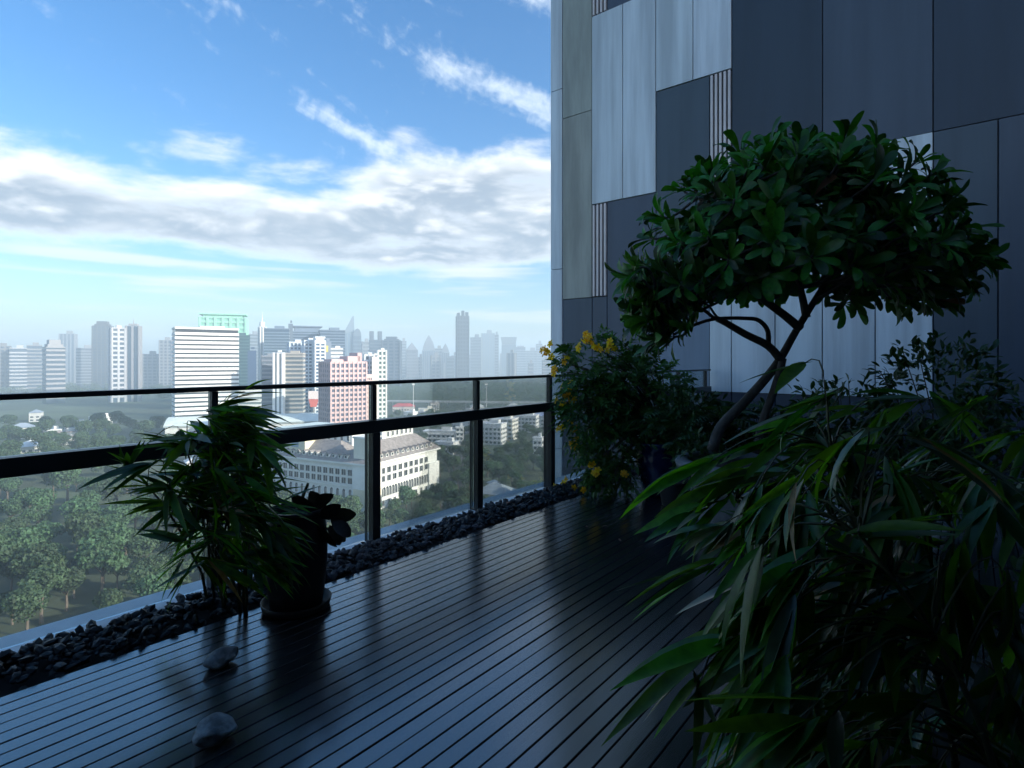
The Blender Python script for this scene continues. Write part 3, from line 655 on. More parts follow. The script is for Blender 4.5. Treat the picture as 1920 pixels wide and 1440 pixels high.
house('cream market hall right of the red roofed one', 800, 700, 20, 12, 6, (0.74, 0.7, 0.6), (0.72, 0.70, 0.62), rot=0)
rs = random.Random(11)
for k in range(42):
    px = rs.uniform(730, 1045); Y = rs.uniform(480, 760)
    if rs.random() < 0.25: px = rs.uniform(-20, 400); Y = rs.uniform(300, 640)
    g = rs.uniform(0.55, 0.8)
    x, y_ = at(px, Y)
    if any((x - kx) ** 2 + (y_ - ky) ** 2 < (kr + 8) ** 2 for kx, ky, kr in KEEP): continue
    kd_ = rs.choice(['flat', 'hip']); ri_ = rs.randrange(4)
    house('small pale house with ' + ('light grey', 'brown', 'white', 'slate blue')[ri_] + (' flat' if kd_ == 'flat' else ' hipped') + ' roof half hidden among the trees', px, Y, rs.uniform(9, 20), rs.uniform(8, 13), rs.uniform(5, 11), (g, g, g * 0.98), [(0.62, 0.64, 0.64), (0.45, 0.36, 0.32), (0.75, 0.77, 0.77), (0.32, 0.38, 0.46)][ri_], rot=rs.uniform(-30, 30), kind=kd_, group='small houses before the park')

# ------------------------------------------------------------------ the white hotel with the hipped roof
HC = Vector(c2w(-61.8, 245)); HR = Vector(c2w(0.450, 0.893)).normalized(); HL = Vector(c2w(-0.893, 0.450)).normalized()
hotel = thing('hotel', 'long white corner hotel with grey tiled hipped roof and rows of dark windows', 'building', (HC.x, HC.y, GZ))
def hp(a, b): return HC + HR * a + HL * b
def hbox(name, a0, a1, b0, b1, z0, z1, m, parent=hotel, top=None):
    mb = MB(); mb.prism([tuple(hp(a, b)) for a, b in ((a0, b0), (a1, b0), (a1, b1), (a0, b1))], GZ + z0, GZ + z1); return part(name, mb, m, parent)
M_hw = colmat((0.80, 0.81, 0.77), 0.8, 0.07, 0.2); M_hc = colmat((0.74, 0.68, 0.50), 0.8, 0.08, 0.2)
M_hr = mat('hotel_tile', (0.26, 0.235, 0.225), 0.8, var=0.25, scale=0.7); M_pane = glassy((0.02, 0.028, 0.036))
LW, LL = 52.0, 118.0
hbox('wall', 0, LW, 0, 17, 0, 20.4, M_hw); hbox('wall', 0, 17, 17.01, LL, 0, 20.4, M_hw)
hbox('corner_pavilion', -0.9, 8, -0.9, 8, 0, 20.45, M_hw); hbox('end_pavilion', LW - 8, LW + 0.8, -0.9, 9, 0, 14.6, M_hw)
hbox('cornice', -1.5, LW + 1.2, -1.5, -0.05, 20.5, 21.3, M_hw); hbox('cornice', -1.5, -0.05, -0.04, LL, 20.5, 21.3, M_hw)
hbox('string_course', 8.1, LW - 8.1, -0.5, -0.02, 10.4, 11.0, M_hw); hbox('string_course', -0.5, -0.02, 8.1, LL, 10.4, 11.0, M_hw)
hbox('cream_plinth', -0.95, -0.92, -0.9, 7.5, 2.5, 10.0, M_hc); hbox('cream_plinth', -0.9, 7.5, -0.95, -0.92, 2.5, 10.0, M_hc)
def hip(a0, a1, b0, b1, z0, z1, inset_a, inset_b):
    lo = [(a0, b0), (a1, b0), (a1, b1), (a0, b1)]; hi = [(a0 + inset_a, b0 + inset_b), (a1 - inset_a, b0 + inset_b), (a1 - inset_a, b1 - inset_b), (a0 + inset_a, b1 - inset_b)]
    mb = MB(); mb.prism([tuple(hp(*p)) for p in lo], GZ + z0, GZ + z1, [tuple(hp(*p)) for p in hi]); return part('roof', mb, M_hr, hotel)
roof_r = hip(-1.4, LW + 1.4, -1.4, 18.4, 21.32, 29.0, 9.0, 9.5); roof_l = hip(-1.42, 18.4, 14.0, LL + 1.4, 21.32, 28.9, 9.5, 9.0)
hbox('upper_block', 12, 40, 20, 70, 20, 31.5, M_hw); hbox('upper_block', 22, 46, 10.5, 26, 20, 32.5, M_hw)
hbox('upper_roof', 11.4, 40.6, 26.1, 70.6, 31.52, 32.1, colmat((0.6, 0.7, 0.68))); hbox('upper_roof', 21.4, 46.6, 10.0, 26.05, 32.52, 33.2, colmat((0.7, 0.74, 0.7)))
hbox('corner_turret', 0.6, 8.6, 0.6, 8.6, 20.5, 31.8, colmat((0.80, 0.76, 0.64))); hbox('turret_cap', 0.2, 9.0, 0.2, 9.0, 31.82, 32.6, M_hw)
hbox('stair_turret', 0.8, 11, 38, 51, 20.5, 31.2, M_hc); hbox('turret_cap', 0.4, 11.4, 37.6, 51.4, 31.22, 31.9, M_hw)
hbox('stair_turret_window', 0.72, 0.78, 42, 46.5, 25.5, 29.5, glassy((0.3, 0.38, 0.45)))
def win_mesh(wd, h, arch=False):
    mb = MB(); mb.box(-wd / 2, wd / 2, -0.10, 0.02, 0, h)
    if arch:
        n = 6; mb.poly([(wd / 2 * math.cos(math.pi * i / n), -0.10, h + wd / 2 * math.sin(math.pi * i / n)) for i in range(n + 1)])
    mb.cur = 1; t_ = 0.16
    mb.box(-wd / 2 - 0.12, -wd / 2, -0.3, 0.02, -0.1, h); mb.box(wd / 2, wd / 2 + 0.12, -0.3, 0.02, -0.1, h)
    mb.box(-wd / 2 - 0.3, wd / 2 + 0.3, -0.45, 0.02, -0.32, -0.1); mb.box(-0.05, 0.05, -0.16, 0.0, 0, h)
    if not arch: mb.box(-wd / 2 - 0.2, wd / 2 + 0.2, -0.34, 0.02, h, h + 0.2)
    return mb.mesh('window', [M_pane, M_hw])
WM = win_mesh(2.5, 2.6); WA = win_mesh(1.5, 3.4, True); WS = win_mesh(1.5, 2.2)
def wmat(p, axis, z):
    x = Vector((axis.x, axis.y, 0)); zz = Vector((0, 0, 1)); y_ = zz.cross(x)
    return Matrix(((x.x, y_.x, 0, p.x), (x.y, y_.y, 0, p.y), (0, 0, 1, GZ + z), (0, 0, 0, 1)))
nR = 9
for i in range(nR):
    a = 9.6 + (LW - 19.2) * i / (nR - 1)
    for z, me in ((15.4, WM), (11.8, WM)): piece('window', me, hotel, wmat(hp(a, -0.01), HR, z))
    for q in (-0.95, 0.95): piece('window', WA, hotel, wmat(hp(a + q, -0.01), HR, 5.2))
    piece('window', WS, hotel, wmat(hp(a, -0.01), HR, 1.4))
for i in range(30):
    b = 10 + 3.6 * i
    for z, me in ((15.4, WM), (11.8, WM), (5.2, WA), (1.4, WS)): piece('window', me, hotel, wmat(hp(-0.01, b), -HL, z))
for a in (26, 29.5, 33, 36.5, 40, 43.5): piece('window', WS, hotel, wmat(hp(a, 10.45), HR, 29.5))
for b in (22, 26, 30, 34, 55, 59, 63): piece('window', WS, hotel, wmat(hp(11.95, b), -HL, 28.4))
def dormer_mesh():
    mb = MB(); mb.box(-0.85, 0.85, -1.3, 1.6, 0, 1.5); mb.cur = 1
    mb.poly([(-1.1, -1.5, 1.5), (1.1, -1.5, 1.5), (0, -1.5, 2.3)]); mb.quad((-1.1, -1.5, 1.5), (0, -1.5, 2.3), (0, 2.2, 2.3), (-1.1, 2.2, 1.5)); mb.quad((0, -1.5, 2.3), (1.1, -1.5, 1.5), (1.1, 2.2, 1.5), (0, 2.2, 2.3))
    mb.cur = 2; mb.box(-0.55, 0.55, -1.36, -1.31, 0.25, 1.3); return mb.mesh('dormer', [M_hw, M_hr, M_pane])
DM = dormer_mesh()
for i in range(12): piece('dormer', DM, roof_r, wmat(hp(5 + 3.8 * i, 1.2), HR, 22.6))
for i in range(29): piece('dormer', DM, roof_l, wmat(hp(1.2, 12.5 + 3.6 * i), -HL, 22.6))
for a_, b_, r_ in ((5, 2, 10), (17, 6, 16), (30, 6, 16), (44, 6, 16), (8, 25, 16), (8, 42, 16), (8, 60, 16), (8, 78, 16), (8, 96, 16), (8, 112, 16), (26, 45, 26), (34, 22, 18)):
    p_ = hp(a_, b_); KEEP.append((p_.x, p_.y, r_ + 1.5))

# ------------------------------------------------------------------ trees of the city
M_crown = mat('city_foliage', (0.050, 0.100, 0.045), 0.7, var=0.5, scale=0.5, objvar=0.35, trans=0.18)
M_bark = mat('city_bark', (0.12, 0.10, 0.08), 0.9)
def crown_tmpl(seed, n=1700, rad=5.0):
    r = random.Random(seed); lob = []
    for k in range(7):
        a = r.uniform(0, 6.3); q = r.uniform(0.25, 0.62) * rad; lob.append((Vector((math.cos(a) * q, math.sin(a) * q, r.uniform(-0.2, 0.45) * rad)), r.uniform(0.36, 0.58) * rad))
    lob.append((Vector((0, 0, 0.4 * rad)), 0.55 * rad)); v = []; f = []
    for k in range(n):
        c, q = r.choice(lob); d = Vector((r.gauss(0, 1), r.gauss(0, 1), r.gauss(0.35, 1))).normalized(); p = c + Vector((d.x, d.y, d.z * 0.8)) * q * r.uniform(0.78, 1.05)
        nrm = (d + Vector((r.gauss(0, .5), r.gauss(0, .5), r.gauss(0, .5)))).normalized(); e1 = nrm.orthogonal().normalized(); e2 = nrm.cross(e1); a = r.uniform(0, 6.3)
        e1, e2 = e1 * math.cos(a) + e2 * math.sin(a), e2 * math.cos(a) - e1 * math.sin(a); s = r.uniform(0.22, 0.52) * rad / 5
        o = len(v); v += [tuple(p + e1 * s), tuple(p + e2 * s * 0.8 + nrm * s * 0.25), tuple(p - e1 * s), tuple(p - e2 * s * 0.8 + nrm * s * 0.2)]; f.append((o, o + 1, o + 2, o + 3))
    return v, f
CT = [crown_tmpl(s) for s in range(6)]; CM = [tmpl_mesh('crown', t, M_crown, smooth=False) for t in CT]
def trunk_mesh(seed):
    r = random.Random(seed); mb = MB(); mb.tube([(0, 0, 0), (0.1, 0, 2.5), (0.0, 0.15, 5.2)], [0.42, 0.32, 0.22], 6)
    for k in range(4):
        a = r.uniform(0, 6.3); mb.bar((0, 0.1, 4 + k * 0.3), (math.cos(a) * 2.4, math.sin(a) * 2.4, 7.5 + r.uniform(-.5, .8)), 0.2, 0.07, 5)
    return mb.mesh('trunk', M_bark)
TM = [trunk_mesh(s) for s in range(3)]
cand = []; rs = random.Random(5); tries = 0
while len(cand) < 640 and tries < 16000:
    tries += 1
    if rs.random() < 0.6: px, Y = rs.uniform(600, 1060), 175 + 460 * rs.random() ** 1.35
    else: px, Y = rs.uniform(-80, 620), 135 + 400 * rs.random() ** 1.4
    x, y_ = at(px, Y)
    if any((x - kx) ** 2 + (y_ - ky) ** 2 < kr * kr for kx, ky, kr in KEEP): continue
    s = rs.uniform(0.75, 1.5) if px < 560 else rs.uniform(0.62, 1.0)
    if any((x - a) ** 2 + (y_ - b) ** 2 < (2.7 * (s + s2)) ** 2 for a, b, _, s2 in cand): continue
    cand.append((x, y_, Y, s))
cand.sort(key=lambda q: q[2] + (0 if 560 < 960 + F * (SU * q[0] - CU * q[1]) / (CU * q[0] + SU * q[1]) else 60))
for k, (x, y_, Y, s) in enumerate(cand[:290]):
    o = thing('broadleaf_tree', 'rounded leafy street tree standing among the hotel and the low houses', 'tree', (x, y_, GZ), 'trees around the hotel and the low houses')
    o.rotation_euler = (0, 0, rs.uniform(0, 6.3)); o.scale = (s, s, s * rs.uniform(0.85, 1.15))
    c_ = link('crown', CM[k % 6], o); c_.location = (0, 0, 7.2); link('trunk', TM[k % 3], o)
back = [Matrix.Translation((x, y_, GZ + 8.5 * s)) @ Matrix.Rotation(rs.uniform(0, 6.3), 4, 'Z') @ Matrix.Scale(s, 4) for x, y_, Y, s in cand[290:]]
if back: o = merged('distant_trees', CT[1], back, M_crown); o['kind'] = 'stuff'; tag(o, 'mass of trees farther back among the low houses', 'trees')
# the park: one wood
small = [crown_tmpl(s, 150, 5.0) for s in (20, 21)]
for q in range(2):
    ms = []
    for k in range(900):
        px = rs.uniform(560, 1080) if k % 4 else rs.uniform(-60, 600); Y = rs.uniform(800, 1330); x, y_ = at(px, Y); s = rs.uniform(1.1, 2.2) * (Y / 1000) ** 0.5
        if px < 560 and Y < 900: continue
        ms.append(Matrix.Translation((x, y_, GZ + rs.uniform(5.5, 9.5))) @ Matrix.Rotation(rs.uniform(0, 6.3), 4, 'Z') @ Matrix.Diagonal((s * 1.1, s * 1.1, s * 0.85, 1)))
    o = merged('park_wood', small[q], ms, M_crown); o['kind'] = 'stuff'; tag(o, ['dense green wood of the park before the skyline', 'second layer of green treetops in the park'][q], 'trees')

# ------------------------------------------------------------------ plants and pots on the terrace
CR = Vector((SU, -CU, 0)); CF = Vector((CU, SU, 0)); UP = Vector((0, 0, 1))     # picture right / away / up as world directions
M_bam = [mat('bamboo_leaf', (0.060, 0.185, 0.010), 0.45, var=0.25, scale=6, objvar=0.4, trans=0.45, spec=0.3), mat('bamboo_leaf_dark', (0.020, 0.085, 0.010), 0.42, var=0.25, scale=6, objvar=0.35, trans=0.22),
         mat('bamboo_leaf_silver', (0.055, 0.105, 0.065), 0.32, var=0.2, scale=6, objvar=0.3, trans=0.12), mat('bamboo_leaf_dry', (0.20, 0.13, 0.05), 0.6, var=0.3, scale=6, trans=0.2)]
M_culm = mat('bamboo_culm', (0.05, 0.055, 0.02), 0.5, var=0.3, scale=8)
BP = [(0, .005), (.06, .03), (.18, .062), (.35, .078), (.55, .070), (.75, .045), (.90, .019), (1, .001)]
B_T = [leaf_tmpl(BP, droop=dr, fold=fo, twist=tw) for dr, fo, tw in ((0.10, .30, .1), (0.30, .25, -.3), (0.50, .35, .3), (0.75, .2, -.2), (0.22, .5, .5))]
B_M = [[tmpl_mesh('leaf', t, m) for t in B_T] for m in M_bam]
def fwd_of(p): return p.x * CU + p.y * SU
def px_of(p):
    f_ = fwd_of(p); return 960 + F * (p.x * SU - p.y * CU) / f_, HOR - F * (p.z - EYE) / f_
def leaves_out(root, ll, tmpls, meshes, keep=300):
    """ll: (matrix, template number, material number); the largest in view become leaf objects, the rest one part"""
    def score(q):
        p = q[0].translation; f_ = max(0.4, fwd_of(p)); x, y_ = px_of(p); inside = 1.0 if 380 < x < 1540 and 150 < y_ < 1480 else 0.3
        return -q[0].to_scale().x / f_ * inside
    ll = sorted(ll, key=score)
    for M, k, m in ll[:keep]: piece('leaf', meshes[m][k], root, M)
    for m in range(len(meshes)):
        rest_ = [(M, k) for M, k, mm in ll[keep:] if mm == m]
        for k in range(len(tmpls)):
            r2 = [M for M, kk in rest_ if kk == k]
            if r2:
                o = merged('foliage', tmpls[k], r2, meshes[m][0].materials[0], root, tuple(root.location), True); o['kind'] = 'stuff'
def fan(ll, node, d, n, L, spread=0.5, mats=(0, 0, 1, 1, 2), rr=random, tk=(0, 1, 2, 3, 4), wf=1.0):
    d = Vector(d).normalized(); side = d.cross(UP).normalized(); up2 = side.cross(d)
    for i in range(n):
        t_ = (i / max(1, n - 1) - 0.5) * 2 if n > 1 else 0
        dd = d + side * t_ * spread * rr.uniform(0.6, 1.1) + UP * rr.gauss(-0.05, 0.22) + rv(0.08)
        nrm = up2 + side * rr.gauss(0, 0.5) + rv(0.25)
        p = Vector(node) - d * L * 0.22 * abs(t_) * rr.random() + rv(0.006)
        sc_ = L * rr.uniform(0.7, 1.08); M = frame(dd, nrm) @ Matrix.Diagonal((sc_, sc_ * rr.uniform(0.8, 1.2) * wf, sc_, 1))
        ll.append((locmat(p, M), rr.choice(tk), 3 if rr.random() < 0.025 else rr.choice(mats)))
def bamboo(root, culms, clusters, mats, lt, tk=(0, 1, 2, 3, 4), wf=1.0):
    """culms: list of point lists; clusters: (node, direction, n, length)"""
    ll = []
    for cpts in culms:
        mb = MB(); n = len(cpts); mb.tube(cpts, [0.0095 - 0.006 * i / n for i in range(n)], 6)
        for i in range(1, n - 1): mb.tube([cpts[i] - UP * 0.004, cpts[i] + UP * 0.004], [0.012 - 0.006 * i / n] * 2, 6)
        part('culm', mb, M_culm, root, smooth=True)
    allp = [p for c in culms for p in c[2:]]; tw = MB()
    clusters = list(clusters) + [(c[i], (c[-1] - c[-2]).normalized() * 0.5 + CR * rr.uniform(-1, 1) + CF * rr.uniform(-1, 1), 5, lt * rr.uniform(0.8, 1.1)) for c in culms for i in (-1, -1, -2, -3)]
    for node, d, n, L in clusters:
        node = Vector(node); q = min(allp, key=lambda p: (p - node).length + 0.6 * max(0, p.z - node.z - 0.1)); dn = Vector(d).normalized()
        tw.tube(bez(q, q.lerp(node, 0.4) + UP * 0.10, node - dn * 0.10 + UP * 0.02, node + dn * 0.02, 6), [0.0032 - 0.0003 * i for i in range(7)], 4)
        fan(ll, node, d, n, L, mats=mats, tk=tk, wf=wf)
    o = part('twig', tw, M_culm, root); o['kind'] = 'stuff'
    leaves_out(root, ll, B_T, B_M)
# --- big bamboo at the right
bx0 = Vector((*c2w(1.12, 1.35), 0)); rr = random.Random(21)
bam_r = thing('bamboo', 'large bamboo with long drooping leaves leaning over the deck, in the dark trough', 'plant', bx0)
trough = thing('planter_trough', 'long dark trough under the large drooping bamboo', 'planter', bx0)
mb = MB(); t0, t1 = c2w(1.12, 1.35); axv = Vector((CF.x, CF.y)); mb.obox((t0, t1), axv, 1.5, 0.5, 0.002, 0.36); part('body', mb, mat('dark_planter', (0.03, 0.03, 0.032), 0.5, var=0.2, scale=4), trough)
mb = MB(); mb.obox((t0, t1), axv, 1.56, 0.56, 0.362, 0.40); part('rim', mb, MATS['dark_planter'], trough)
culms = []
for k in range(11):
    X0, Y0 = rr.uniform(0.95, 1.3), rr.uniform(0.8, 1.95); h = rr.uniform(0.62, 0.98); lean = rr.uniform(-0.45, 0.15)
    b0 = Vector((*c2w(X0, Y0), 0.38)); culms.append([b0 + UP * (h * t_) + CR * lean * t_ ** 1.8 + CF * rr.uniform(-.02, .02) + rv(0.004) for t_ in np.linspace(0, 1, 9)])
cl = []
for px, py, Y, ddx, ddy, n, L in ((1335, 866, 1.45, -190, 95, 5, 205), (1405, 880, 1.5, -160, 70, 4, 190), (1500, 900, 1.2, -110, 130, 4, 180), (1508, 682, 1.5, -160, 70, 2, 170), (1510, 770, 1.4, -170, 80, 3, 190),
        (1310, 955, 1.5, -120, 55, 4, 150), (1350, 990, 1.4, -90, 75, 4, 150), (1340, 1060, 1.35, -190, 85, 5, 200), (1500, 1050, 1.2, -200, 70, 4, 220), (1410, 1095, 1.3, -110, 110, 5, 175),
        (1340, 1218, 1.25, -250, 115, 6, 270), (1425, 1130, 1.2, -120, 150, 4, 210), (1490, 1130, 1.15, -120, 200, 5, 250), (1310, 1270, 1.25, -15, 130, 3, 150), (1465, 1250, 1.1, -130, 140, 5, 210), (1500, 1350, 1.02, -200, 105, 6, 260),
        (1440, 930, 1.45, -110, 75, 5, 170), (1380, 905, 1.55, -120, 50, 6, 180), (1420, 950, 1.55, -130, 70, 6, 180), (1360, 940, 1.5, -90, 90, 5, 150), (1460, 890, 1.55, -120, 40, 6, 190), (1455, 985, 1.35, -130, 110, 5, 180), (1390, 1180, 1.3, -90, 130, 4, 180), (1420, 1240, 1.2, -110, 150, 5, 200), (1470, 820, 1.5, -140, 50, 4, 190), (1440, 1340, 1.1, -90, 120, 5, 200), (1380, 1320, 1.15, -60, 130, 4, 180)):
    s = Y / F; cl.append((pt(px, py, Y), CR * ddx - UP * ddy + CF * rr.uniform(-60, 60), n, L * s))
for k in range(70):
    px, py, Y = rr.uniform(1390, 1760), rr.uniform(900, 1490), rr.uniform(1.15, 1.6)
    cl.append((pt(px, py, Y), CR * rr.uniform(-200, -60) - UP * rr.uniform(50, 200) + CF * rr.uniform(-70, 50), rr.randint(4, 6), rr.uniform(0.17, 0.26)))
for k in range(95):
    px, py, Y = rr.uniform(1430, 1960), rr.uniform(700, 1500), rr.uniform(1.15, 2.1)
    if py < 880 and px < 1560: Y += 0.3
    ddx = rr.uniform(-200, -40) if px < 1650 else rr.uniform(-160, 160)
    cl.append((pt(px, py, Y), CR * ddx - UP * rr.uniform(20, 190) + CF * rr.uniform(-90, 90), rr.randint(4, 6), rr.uniform(0.15, 0.25)))
bamboo(bam_r, culms, cl, (0, 0, 0, 1, 1, 1, 2), 0.2, (0, 0, 1, 1, 4, 2))
# --- bamboo at the left end of the pebbles
bl0 = Vector((*at(440, 3.45), 0)); bam_l = thing('bamboo', 'bright leaved bamboo clump growing at the railing beside the black jar', 'plant', bl0)
culms = []
for k in range(12):
    b0 = Vector((*at(rr.uniform(385, 465), rr.uniform(3.35, 3.5)), 0.0)); h = rr.uniform(0.68, 1.08); le = rr.uniform(-0.25, 0.32)
    culms.append([b0 + UP * (h * t_) + CR * le * t_ ** 1.7 - CF * 0.35 * t_ ** 1.5 + rv(0.005) for t_ in np.linspace(0, 1, 9)])
cl = []
for px, py, Y, ddx, ddy, n, L in ((452, 766, 2.9, 115, 5, 4, 125), (470, 775, 2.9, 45, 65, 4, 105), (440, 748, 2.9, 50, -25, 3, 75), (455, 825, 2.8, 105, -40, 3, 115), (470, 850, 2.9, 90, 10, 4, 110), (470, 878, 2.8, 110, 35, 5, 130), (470, 913, 2.8, 130, 10, 5, 140),
        (482, 935, 2.8, 130, 0, 4, 130), (490, 960, 2.9, 100, 60, 5, 120), (510, 990, 2.9, 90, 60, 5, 110), (520, 1030, 2.9, 80, 40, 4, 100), (470, 1000, 2.9, 70, 80, 5, 110), (440, 800, 2.9, 80, 30, 5, 110), (450, 960, 2.8, 100, 40, 5, 120), (500, 1045, 2.95, 60, 60, 4, 90), (545, 985, 2.95, 70, 60, 5, 95), (560, 1020, 2.98, 50, 50, 4, 85), (535, 945, 2.9, 100, -5, 4, 110), (465, 735, 2.9, 90, -10, 3, 80), (455, 790, 2.85, 110, 35, 5, 120), (480, 895, 2.85, 120, 20, 5, 125), (520, 1065, 3.0, 55, 45, 4, 80), (525, 1000, 3.0, 90, 55, 4, 120), (515, 1035, 3.02, 95, 60, 4, 110), (500, 975, 2.95, 110, 25, 4, 130), (540, 1050, 3.05, 60, 50, 4, 100)):
    s = Y / F; cl.append((pt(px - 12, py, Y), CR * ddx - UP * ddy + CF * rr.uniform(-50, 50), min(n, 4), L * s * 0.86))
for k in range(22):
    px, py, Y = rr.uniform(390, 455), rr.uniform(750, 980), rr.uniform(2.8, 3.1)
    cl.append((pt(px, py, Y), CR * rr.uniform(60, 130) - UP * rr.uniform(-40, 60) + CF * rr.uniform(-40, 40), rr.randint(4, 6), rr.uniform(0.20, 0.29)))
for k in range(54):
    px, py, Y = min(480, rr.gauss(395, 50)), rr.uniform(770, 1075), rr.uniform(2.75, 3.35)
    ddx = rr.uniform(40, 130) if px > 400 else rr.uniform(-130, 90)
    cl.append((pt(px, py, Y), CR * ddx - UP * rr.uniform(-20, 90) + CF * rr.uniform(-60, 60), rr.randint(4, 6), rr.uniform(0.22, 0.36)))
bamboo(bam_l, culms, cl, (0, 0, 0, 1, 1), 0.26, (0, 0, 1, 1, 4), 0.85)

# --- black jar with a thick leaved plant
M_jar = mat('black_glaze', (0.006, 0.006, 0.007), 0.5, var=0.2, scale=5, spec=0.3)
M_soil = mat('potting_soil', (0.03, 0.022, 0.016), 0.95, var=0.3, scale=20)
jx, jy = at(556, 3.47); jar = thing('jar_pot', 'tall black glazed jar in a saucer standing on the deck by the railing', 'pot', (jx, jy, 0))
prof = [(0.135, 0.003), (0.150, 0.02), (0.165, 0.12), (0.178, 0.28), (0.182, 0.40), (0.172, 0.50), (0.160, 0.545), (0.172, 0.575), (0.172, 0.60), (0.150, 0.60), (0.145, 0.54)]
mb = MB(); mb.lathe(prof, (jx, jy), 32, False); part('body', mb, M_jar, jar, True)
mb = MB(); mb.lathe([(0.146, 0.535), (0.08, 0.548), (0.001, 0.553)], (jx, jy), 24, False); part('soil', mb, M_soil, jar)
mb = MB(); mb.lathe([(0.17, 0.002), (0.195, 0.012), (0.205, 0.05), (0.197, 0.052), (0.188, 0.016), (0.12, 0.012)], (jx, jy), 32, False); part('saucer', mb, M_jar, jar, True)
M_thick = mat('thick_leaf', (0.018, 0.016, 0.012), 0.5, var=0.3, scale=8, objvar=0.3, trans=0.06, spec=0.3)
OV = leaf_tmpl([(0, .02), (.1, .10), (.3, .22), (.55, .27), (.8, .20), (.94, .09), (1, .01)], 0.35, 0.2); OVM = tmpl_mesh('leaf', OV, M_thick)
rp = thing('rubber_plant', 'small dark plant with thick oval leaves growing in the black jar', 'plant', (jx, jy, 0.55))
mb = MB(); top = Vector((jx, jy, 0.55)); sp_ = [top, top + UP * 0.10 + CR * 0.03, top + UP * 0.2 + CR * 0.07]; mb.tube(sp_, [0.016, 0.012, 0.008], 6); part('stem', mb, M_culm, rp)
for px, py, ddx, ddy in ((610, 960, -20, -40), (625, 975, 45, 25), (618, 985, 40, 65), (600, 970, 30, -18), (590, 955, -40, -30), (585, 975, -60, 20), (615, 965, 60, 0), (605, 985, 20, 50), (595, 990, -20, 60), (620, 970, 60, 45), (600, 955, 25, -45), (580, 965, -70, -10), (612, 990, 55, 40), (590, 980, 15, 70)):
    M = frame(CR * ddx - UP * ddy + CF * rr.uniform(-30, 30), UP * 0.5 - CF + rv(0.4)); s = rr.uniform(0.13, 0.19); piece('leaf', OVM, rp, locmat(pt(px, py, 3.42 + rr.uniform(-0.06, 0.1)), M @ Matrix.Scale(s, 4)))

# --- yellow flowering shrub in a blue glazed pot
M_blue = mat('blue_glaze', (0.005, 0.009, 0.060), 0.15, var=0.3, scale=5, spec=0.6)
qx, qy = at(1240, 6.35); pot = thing('glazed_pot', 'round cobalt blue glazed pot beside the yellow flowers', 'pot', (qx, qy, 0))
prof = [(0.17, 0.003), (0.19, 0.02), (0.25, 0.16), (0.285, 0.32), (0.285, 0.44), (0.262, 0.535), (0.285, 0.565), (0.288, 0.595), (0.255, 0.60), (0.235, 0.54)]
mb = MB(); mb.lathe(prof, (qx, qy), 36, False); part('body', mb, M_blue, pot, True)
mb = MB(); mb.lathe([(0.24, 0.53), (0.1, 0.545), (0.001, 0.55)], (qx, qy), 24, False); part('soil', mb, M_soil, pot)
M_fine = mat('fine_leaf', (0.040, 0.120, 0.018), 0.5, var=0.4, scale=7, trans=0.22)
M_stem = mat('brown_stem', (0.05, 0.038, 0.025), 0.8, var=0.3, scale=10)
M_yel = mat('yellow_petal', (0.80, 0.52, 0.02), 0.5, var=0.12, scale=14, objvar=0.12, trans=0.3)
SL = leaf_tmpl([(0, .02), (.3, .22), (.65, .18), (1, .01)], 0.3, 0.3)
def pinnate(p, d, nrm, L, pairs, lw, out):
    d = Vector(d).normalized(); side = d.cross(Vector(nrm)).normalized()
    for i in range(pairs):
        t_ = (i + 0.6) / pairs; q = p + d * L * t_ - UP * L * 0.35 * t_ * t_
        for sg_ in (-1, 1): out.append(locmat(q, frame(side * sg_ + d * 0.55 - UP * 0.15 + rv(0.12), Vector(nrm) + rv(0.2)) @ Matrix.Scale(lw * (1 - 0.35 * abs(t_ - 0.45)) , 4)))
    out.append(locmat(p + d * L - UP * L * 0.35, frame(d - UP * 0.5, nrm) @ Matrix.Scale(lw, 4)))
def blob_pts(blobs, n, r):
    o = []
    wts = [b[3] * b[4] for b in blobs]
    for _ in range(n):
        px, py, Y, ra, rb = r.choices(blobs, wts)[0]; d = Vector((r.gauss(0, 1), r.gauss(0, 1), r.gauss(0, 1))).normalized(); q = r.uniform(0.45, 1.0) ** 0.6
        o.append((pt(px, py, Y) + CR * d.x * ra * Y / F * q + UP * d.z * rb * Y / F * q + CF * d.y * min(ra, rb) * Y / F * q, CR * d.x + UP * d.z + CF * d.y))
    return o
ysh = thing('flowering_shrub', 'sprawling shrub with small leaves and yellow trumpet flowers by the railing', 'shrub', (qx, qy, 0.55))
blobs = [(1125, 690, 6.45, 85, 58), (1105, 765, 6.4, 55, 75), (1195, 740, 6.45, 90, 75), (1130, 845, 6.35, 45, 65), (1145, 900, 6.3, 35, 28), (1235, 770, 6.6, 60, 45), (1160, 830, 6.35, 32, 60)]
fl = []; st_ = MB()
for p, d in blob_pts(blobs, 950, rr):
    pinnate(p, d + rv(0.5) + CR * 0.1, UP + rv(0.5), rr.uniform(0.12, 0.2), 4, rr.uniform(0.06, 0.095), fl)
    if rr.random() < 0.16:
        b0 = Vector((qx, qy, 0.54)) + rv(0.03) * 1.0; b0.z = 0.545; st_.tube(bez(b0, b0 + UP * 0.45 + CR * rr.uniform(-.1, .1), p.lerp(b0, 0.3) + UP * 0.25, p, 7), [0.011 - 0.0011 * i for i in range(8)], 5)
o = merged('foliage', SL, fl, M_fine, ysh, tuple(ysh.location)); o['kind'] = 'stuff'
o = part('stem', st_, M_stem, ysh); o['kind'] = 'stuff'
